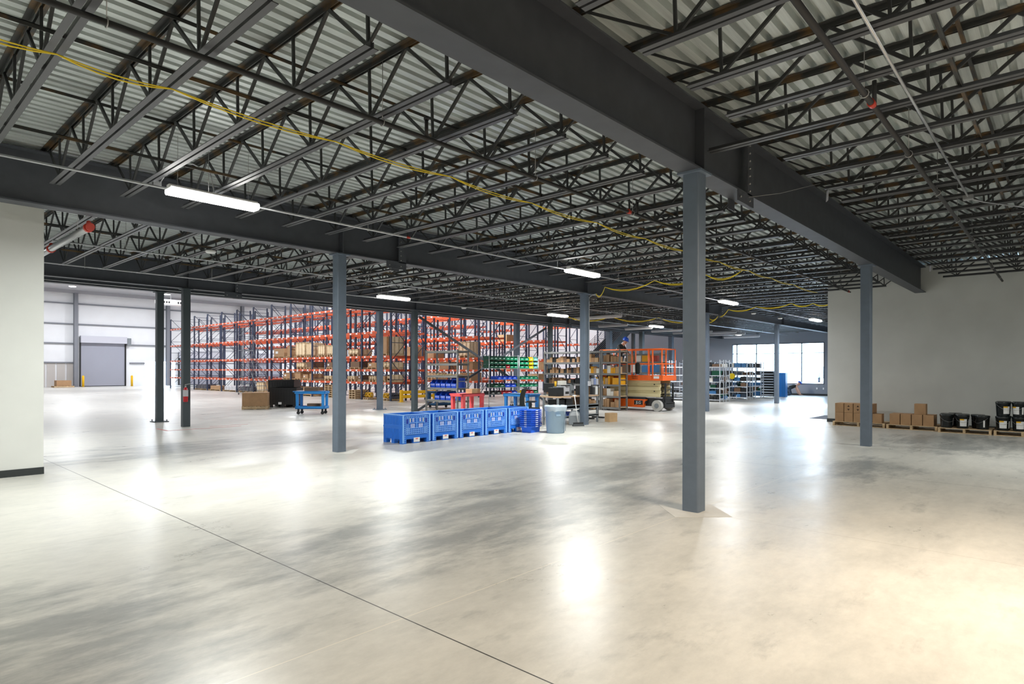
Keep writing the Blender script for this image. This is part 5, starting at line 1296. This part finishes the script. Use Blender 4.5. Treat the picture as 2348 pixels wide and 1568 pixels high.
for (x0, x1, y0, y1) in ((5.9, 7.9, 17.85, 17.92), (5.9, 5.97, 17.92, 18.7), (7.2, 8.3, 18.3, 18.36)): b.box(x0, x1, y0, y1, 0.0005, 0.002)
struct(b.build('trim_20', mat('floor_red_line', (0.5, 0.12, 0.1), 0.6)))

# ================================================================ PIPES, CONDUIT, CORDS
def pipe_run(name, label, cat, p, q, r, m, hang=(), group=None):
    t = thing(name, label, cat, p, 0, group); P = Vector(p); Q = Vector(q) - P
    MB().cyl((0, 0, 0), Q, r, n=10).build('pipe', m, t)
    for f in hang:
        c = Q*f; w = MB(); w.cyl((c.x, c.y, r), (c.x, c.y, ZD - 0.0 - P.z), 0.004, n=5)
        w.tube([(c.x, c.y + (r+0.012)*math.cos(a), (r+0.012)*math.sin(a)) for a in [2*PI*k/10 for k in range(11)]], 0.005, n=5)
        w.build('hanger', M_bolt, t)
    return t
def coupling(parent, c, axis, r):
    d = Vector((1, 0, 0)) if axis == 'x' else Vector((0, 1, 0)); c = Vector(c)
    MB().cyl(c-d*0.04, c+d*0.04, r*1.3, n=12).cyl(c-d*0.012+Vector((0,0,r*1.4)), c+d*0.012+Vector((0,0,r*1.4)), r*0.6, n=8).build('red_coupling', M_red, parent)
HG = [i/9+0.06 for i in range(9)]
t = pipe_run('sprinkler_pipe', 'black sprinkler pipe crossing under the middle bay joists from upper left', 'pipe', (0, 5.12, 4.14), (21.5, 5.12, 4.14), 0.024, M_pipeb, HG)
coupling(t, (8.35, 0, 0), 'x', 0.024); coupling(t, (21.3, 0, 0), 'x', 0.024)
for xx in (4.25, 8.6, 12.9): MB().cyl((xx, 0, 0.02), (xx, 0, 0.2), 0.02, n=8).cyl((xx, 0, 0.2), (xx, 0, 0.23), 0.03, n=8).build('sprinkler_head', M_pipeb, t)
t = pipe_run('sprinkler_pipe', 'thin steel pipe in front of the long girder, strip lights hung beside it', 'pipe', (0, 9.2, 4.14), (XF-0.1, 9.2, 4.14), 0.017, M_pipe, [i/16+0.02 for i in range(16)])
coupling(t, (7.2, 0, 0), 'x', 0.015)
t = pipe_run('sprinkler_pipe', 'dark pipe with red coupling in the upper right bay', 'pipe', (3.0, 1.36, 4.13), (21.5, 1.36, 4.13), 0.026, M_pipeb, HG)
coupling(t, (3.45, 0, 0), 'x', 0.026); MB().cyl((3.55, 0, 0.02), (3.55, 0, 0.25), 0.02, n=8).build('sprinkler_head', M_pipeb, t)
pipe_run('conduit', 'thin bright conduit beside the dark pipe in the upper right bay', 'conduit', (3.5, 1.08, 4.16), (10.9, 1.08, 4.16), 0.012, M_pipe)
t = thing('junction_box', 'metal junction box at the end of the upper right conduit', 'junction box', (10.95, 1.08, 4.12)); MB().cbox(0, 0, 0, 0.12, 0.12, 0.06).build('box', M_pipe, t)
MB().tube([(0.05, 0, 0.03), (0.4, -0.15, 0.02), (0.9, -0.4, 0.03), (1.5, -0.75, 0.02)], 0.009, n=6).build('flexible_conduit', M_pipe, t)
t = pipe_run('sprinkler_main', 'short silver sprinkler main with red couplings beside the left wall', 'pipe', (2.62, 11.25, 3.86), (2.62, 18.6, 3.86), 0.055, M_pipe, (0.1, 0.5))
for yy in (0.08, 2.6): coupling(t, (0, yy, 0), 'y', 0.055)
MB().cyl((0, -0.03, 0), (0, 0.03, 0), 0.06, n=12).build('end_cap', M_red, t)
pipe_run('sprinkler_pipe', 'thin steel pipe in the bay behind the long girder', 'pipe', (2.7, 14.2, 4.08), (XF-0.1, 14.2, 4.08), 0.016, M_pipe, [i/14+0.03 for i in range(14)])
pipe_run('sprinkler_pipe', 'second thin steel pipe farther back, strip lights beside it', 'pipe', (2.7, 17.3, 4.08), (XF-0.1, 17.3, 4.08), 0.016, M_pipe, [i/14+0.03 for i in range(14)])
pipe_run('conduit', 'bright thin conduit running along the edge of the tall hall beam', 'conduit', (2.0, YH-0.25, 4.12), (XF-0.1, YH-0.25, 4.12), 0.014, M_pipe)
# conduit down the side of the broom column
cx, cy = X1+XP, Y2
t = thing('conduit', 'bright vertical conduit on the right side of the broom column', 'conduit', (cx+0.08, cy-0.12, 0))
MB().tube([(0, 0, 1.3), (0, 0, 3.7), (0.0, 0.0, 3.86), (0.03, -0.1, 3.93), (0.05, -0.25, 3.95)], 0.012, n=8).build('pipe', M_pipe, t)
MB().cbox(0, -0.01, 1.18, 0.08, 0.06, 0.14).build('outlet_box', M_lgrey, t)
def cord(label, pts, sag=0.05, r=0.006, double=0.0, name='extension_cord'):
    b = MB()
    for off in ((0.0,) if not double else (0.0, double)):
        P = []
        for (p, q) in zip(pts, pts[1:]):
            for k in range(6):
                f = k/6; P.append((p[0]+(q[0]-p[0])*f, p[1]+(q[1]-p[1])*f + off*0.5*math.sin(PI*f), p[2]+(q[2]-p[2])*f - (sag+off)*4*f*(1-f)))
        P.append(pts[-1]); b.tube(P, r, n=5)
    return tag(b.build(name, M_yel), label, 'cord')
zc = 4.17
cord('long yellow extension cord strung under the joists from the top left corner', [(-1.0, 5.95, zc)] + [(x, 5.97+0.03*(i % 2), zc) for i, x in enumerate((0.3, 1.17, 2.01, 3.69, 5.35, 7.03, 8.71, 10.39, 12.06, 13.74, 15.4, 17.1, 18.8, 21.2))], 0.03, 0.0065, 0.025)
cord('yellow cord looping from the conduit column up to the nearest column', [(15.27, 10.5, 3.95), (15.3, 10.2, 4.12), (15.2, 8.5, 4.14), (15.2, 7.0, 4.14), (15.1, 5.98, 4.16)], 0.16, 0.009, 0.03)
cord('yellow cord hanging across in front of the small bright lamps on the right', [(25.1, 11.4, 3.88), (24.75, 10.87, 3.92), (24.2, 10.2, 4.12), (24.0, 9.0, 4.14), (23.7, 7.6, 4.14), (24.2, 7.0, 4.14), (24.2, 6.3, 4.14)], 0.1, 0.011, 0.03)
cord('yellow cord coiled above the shelving behind the conduit column', [(23.0, 17.5, 4.19), (24.5, 16.0, 4.19), (26.5, 14.6, 4.19), (28.3, 13.4, 4.19), (28.6, 12.6, 4.19)], 0.2, 0.012, 0.04)
# unlit tube fixtures along Y
for q, (x, y0, y1, z) in enumerate(((23.4, 14.7, 17.3, 4.12), (27.3, 16.8, 18.6, 4.05), (30.1, 16.95, 18.7, 4.05), (32.9, 16.6, 18.6, 4.05), (35.4, 15.9, 18.5, 4.05), (36.6, 14.9, 17.2, 4.05), (38.7, 15.2, 17.8, 4.05), (42.2, 15.6, 18.1, 4.05))):
    t = thing('tube_fixture', 'long unlit white tube fixture, %s counted from the conduit column' % nth(q), 'ceiling light', (x, y0, z-0.08), 0, 'unlit tube fixtures')
    MB().prism([(-0.06, 0.0), (0.06, 0.0), (0.04, 0.09), (-0.04, 0.09)], 'y', 0, y1-y0).build('housing', M_lgrey, t)
    MB().cyl((0, 0.02, -0.015), (0, y1-y0-0.02, -0.015), 0.022, n=8).build('tube', M_whitep, t)
    for yy in (0.3, y1-y0-0.3): MB().cyl((0, yy, 0.09), (0, yy, ZD-z+0.08), 0.004, n=5).build('hanging_wire', M_bolt, t)
# small flush detectors / sensors below the joists
for q, (x, y, z, lab) in enumerate(((5.352, 13.6, 4.168, 'left, above the dark columns'), (24.626, 16.0, 4.168, 'above the grey shelving'), (27.14, 10.3, 4.168, 'beside the long girder right of the conduit column'), (30.492, 10.3, 4.168, 'nearest the far window'), (17.084, 18.2, 4.168, 'in front of the racks'))):
    simple('smoke_detector', 'small white round detector ' + lab, 'detector', MB().lathe([(0.1, 0.03), (0.11, 0.0), (0.08, -0.03), (0.01, -0.035)], n=14), M_whitep, (x, y, z))
# flexible conduit loop at the first strip light and its junction box
simple('junction_box', 'small junction box on the thin pipe above the first strip light', 'junction box', MB().cbox(0, 0, 0, 0.1, 0.06, 0.06), M_pipe, (2.92, 9.23, 4.16))
t = MB().tube([(2.95, 9.2, 4.2), (3.05, 9.1, 4.42), (3.3, 9.0, 4.5), (3.5, 8.92, 4.4), (3.55, 8.9, 4.14)], 0.009, n=6).build('flexible_conduit', M_pipe)
tag(t, 'curved metal flex feeding the first bright strip light', 'conduit')
simple('paper_tag', 'small white tag hanging from a joist end beside the big girder splice', 'tag', MB().quadbox([(0,0,0),(0.09,0.05,0),(0.09,0.055,0),(0,0.005,0),(0.03,0,0.16),(0.12,0.05,0.16),(0.12,0.055,0.16),(0.03,0.005,0.16)]), M_lgrey, (9.32, 2.5, 4.04))
simple('paper_tag', 'small white tag on a joist end close to the right wall', 'tag', MB().quadbox([(0,0,0),(0.12,0.05,0),(0.12,0.055,0),(0,0.005,0),(0.03,0,0.14),(0.15,0.05,0.14),(0.15,0.055,0.14),(0.03,0.005,0.14)]), M_lgrey, (17.70, 2.46, 4.06))
tag(MB().tube([(8.05, 3.12, 3.93), (8.6, 2.9, 4.06), (8.95, 2.5, 4.19)], 0.0025, n=4).build('tie_wire', M_bolt), 'thin wire from the girder splice to a joist end', 'wire')
t = MB().cyl((1.1, 10.45, 4.2), (1.1, 10.45, 4.2), 0.01) if False else None
# trees beyond the window
M_leaf = mat('tree_leaf', (0.34, 0.42, 0.42), 0.9)
for q, (x, y, s) in enumerate(((96, 25.6, 1.5), (97, 27.2, 1.1), (104, 47, 2))):
    t = thing('tree', 'pale distant tree outside the window, %s from the right' % nth(q), 'tree', (x, y, -0.05))
    b = MB(); random.seed(q)
    for k in range(14):
        a = random.uniform(0, 2*PI); rr = random.uniform(0, s*0.5); r = random.uniform(0.25, 0.45)*s
        b.lathe([(0.02, -r), (r*0.7, -r*0.6), (r, 0), (r*0.7, r*0.7), (0.02, r)], (rr*math.cos(a), rr*math.sin(a), s*1.0+random.uniform(-0.3, 0.4)*s), n=8)
    b.build('crown', M_leaf, t); MB().cyl((0, 0, 0), (0, 0, s), 0.15, n=8).build('trunk', M_hair, t)
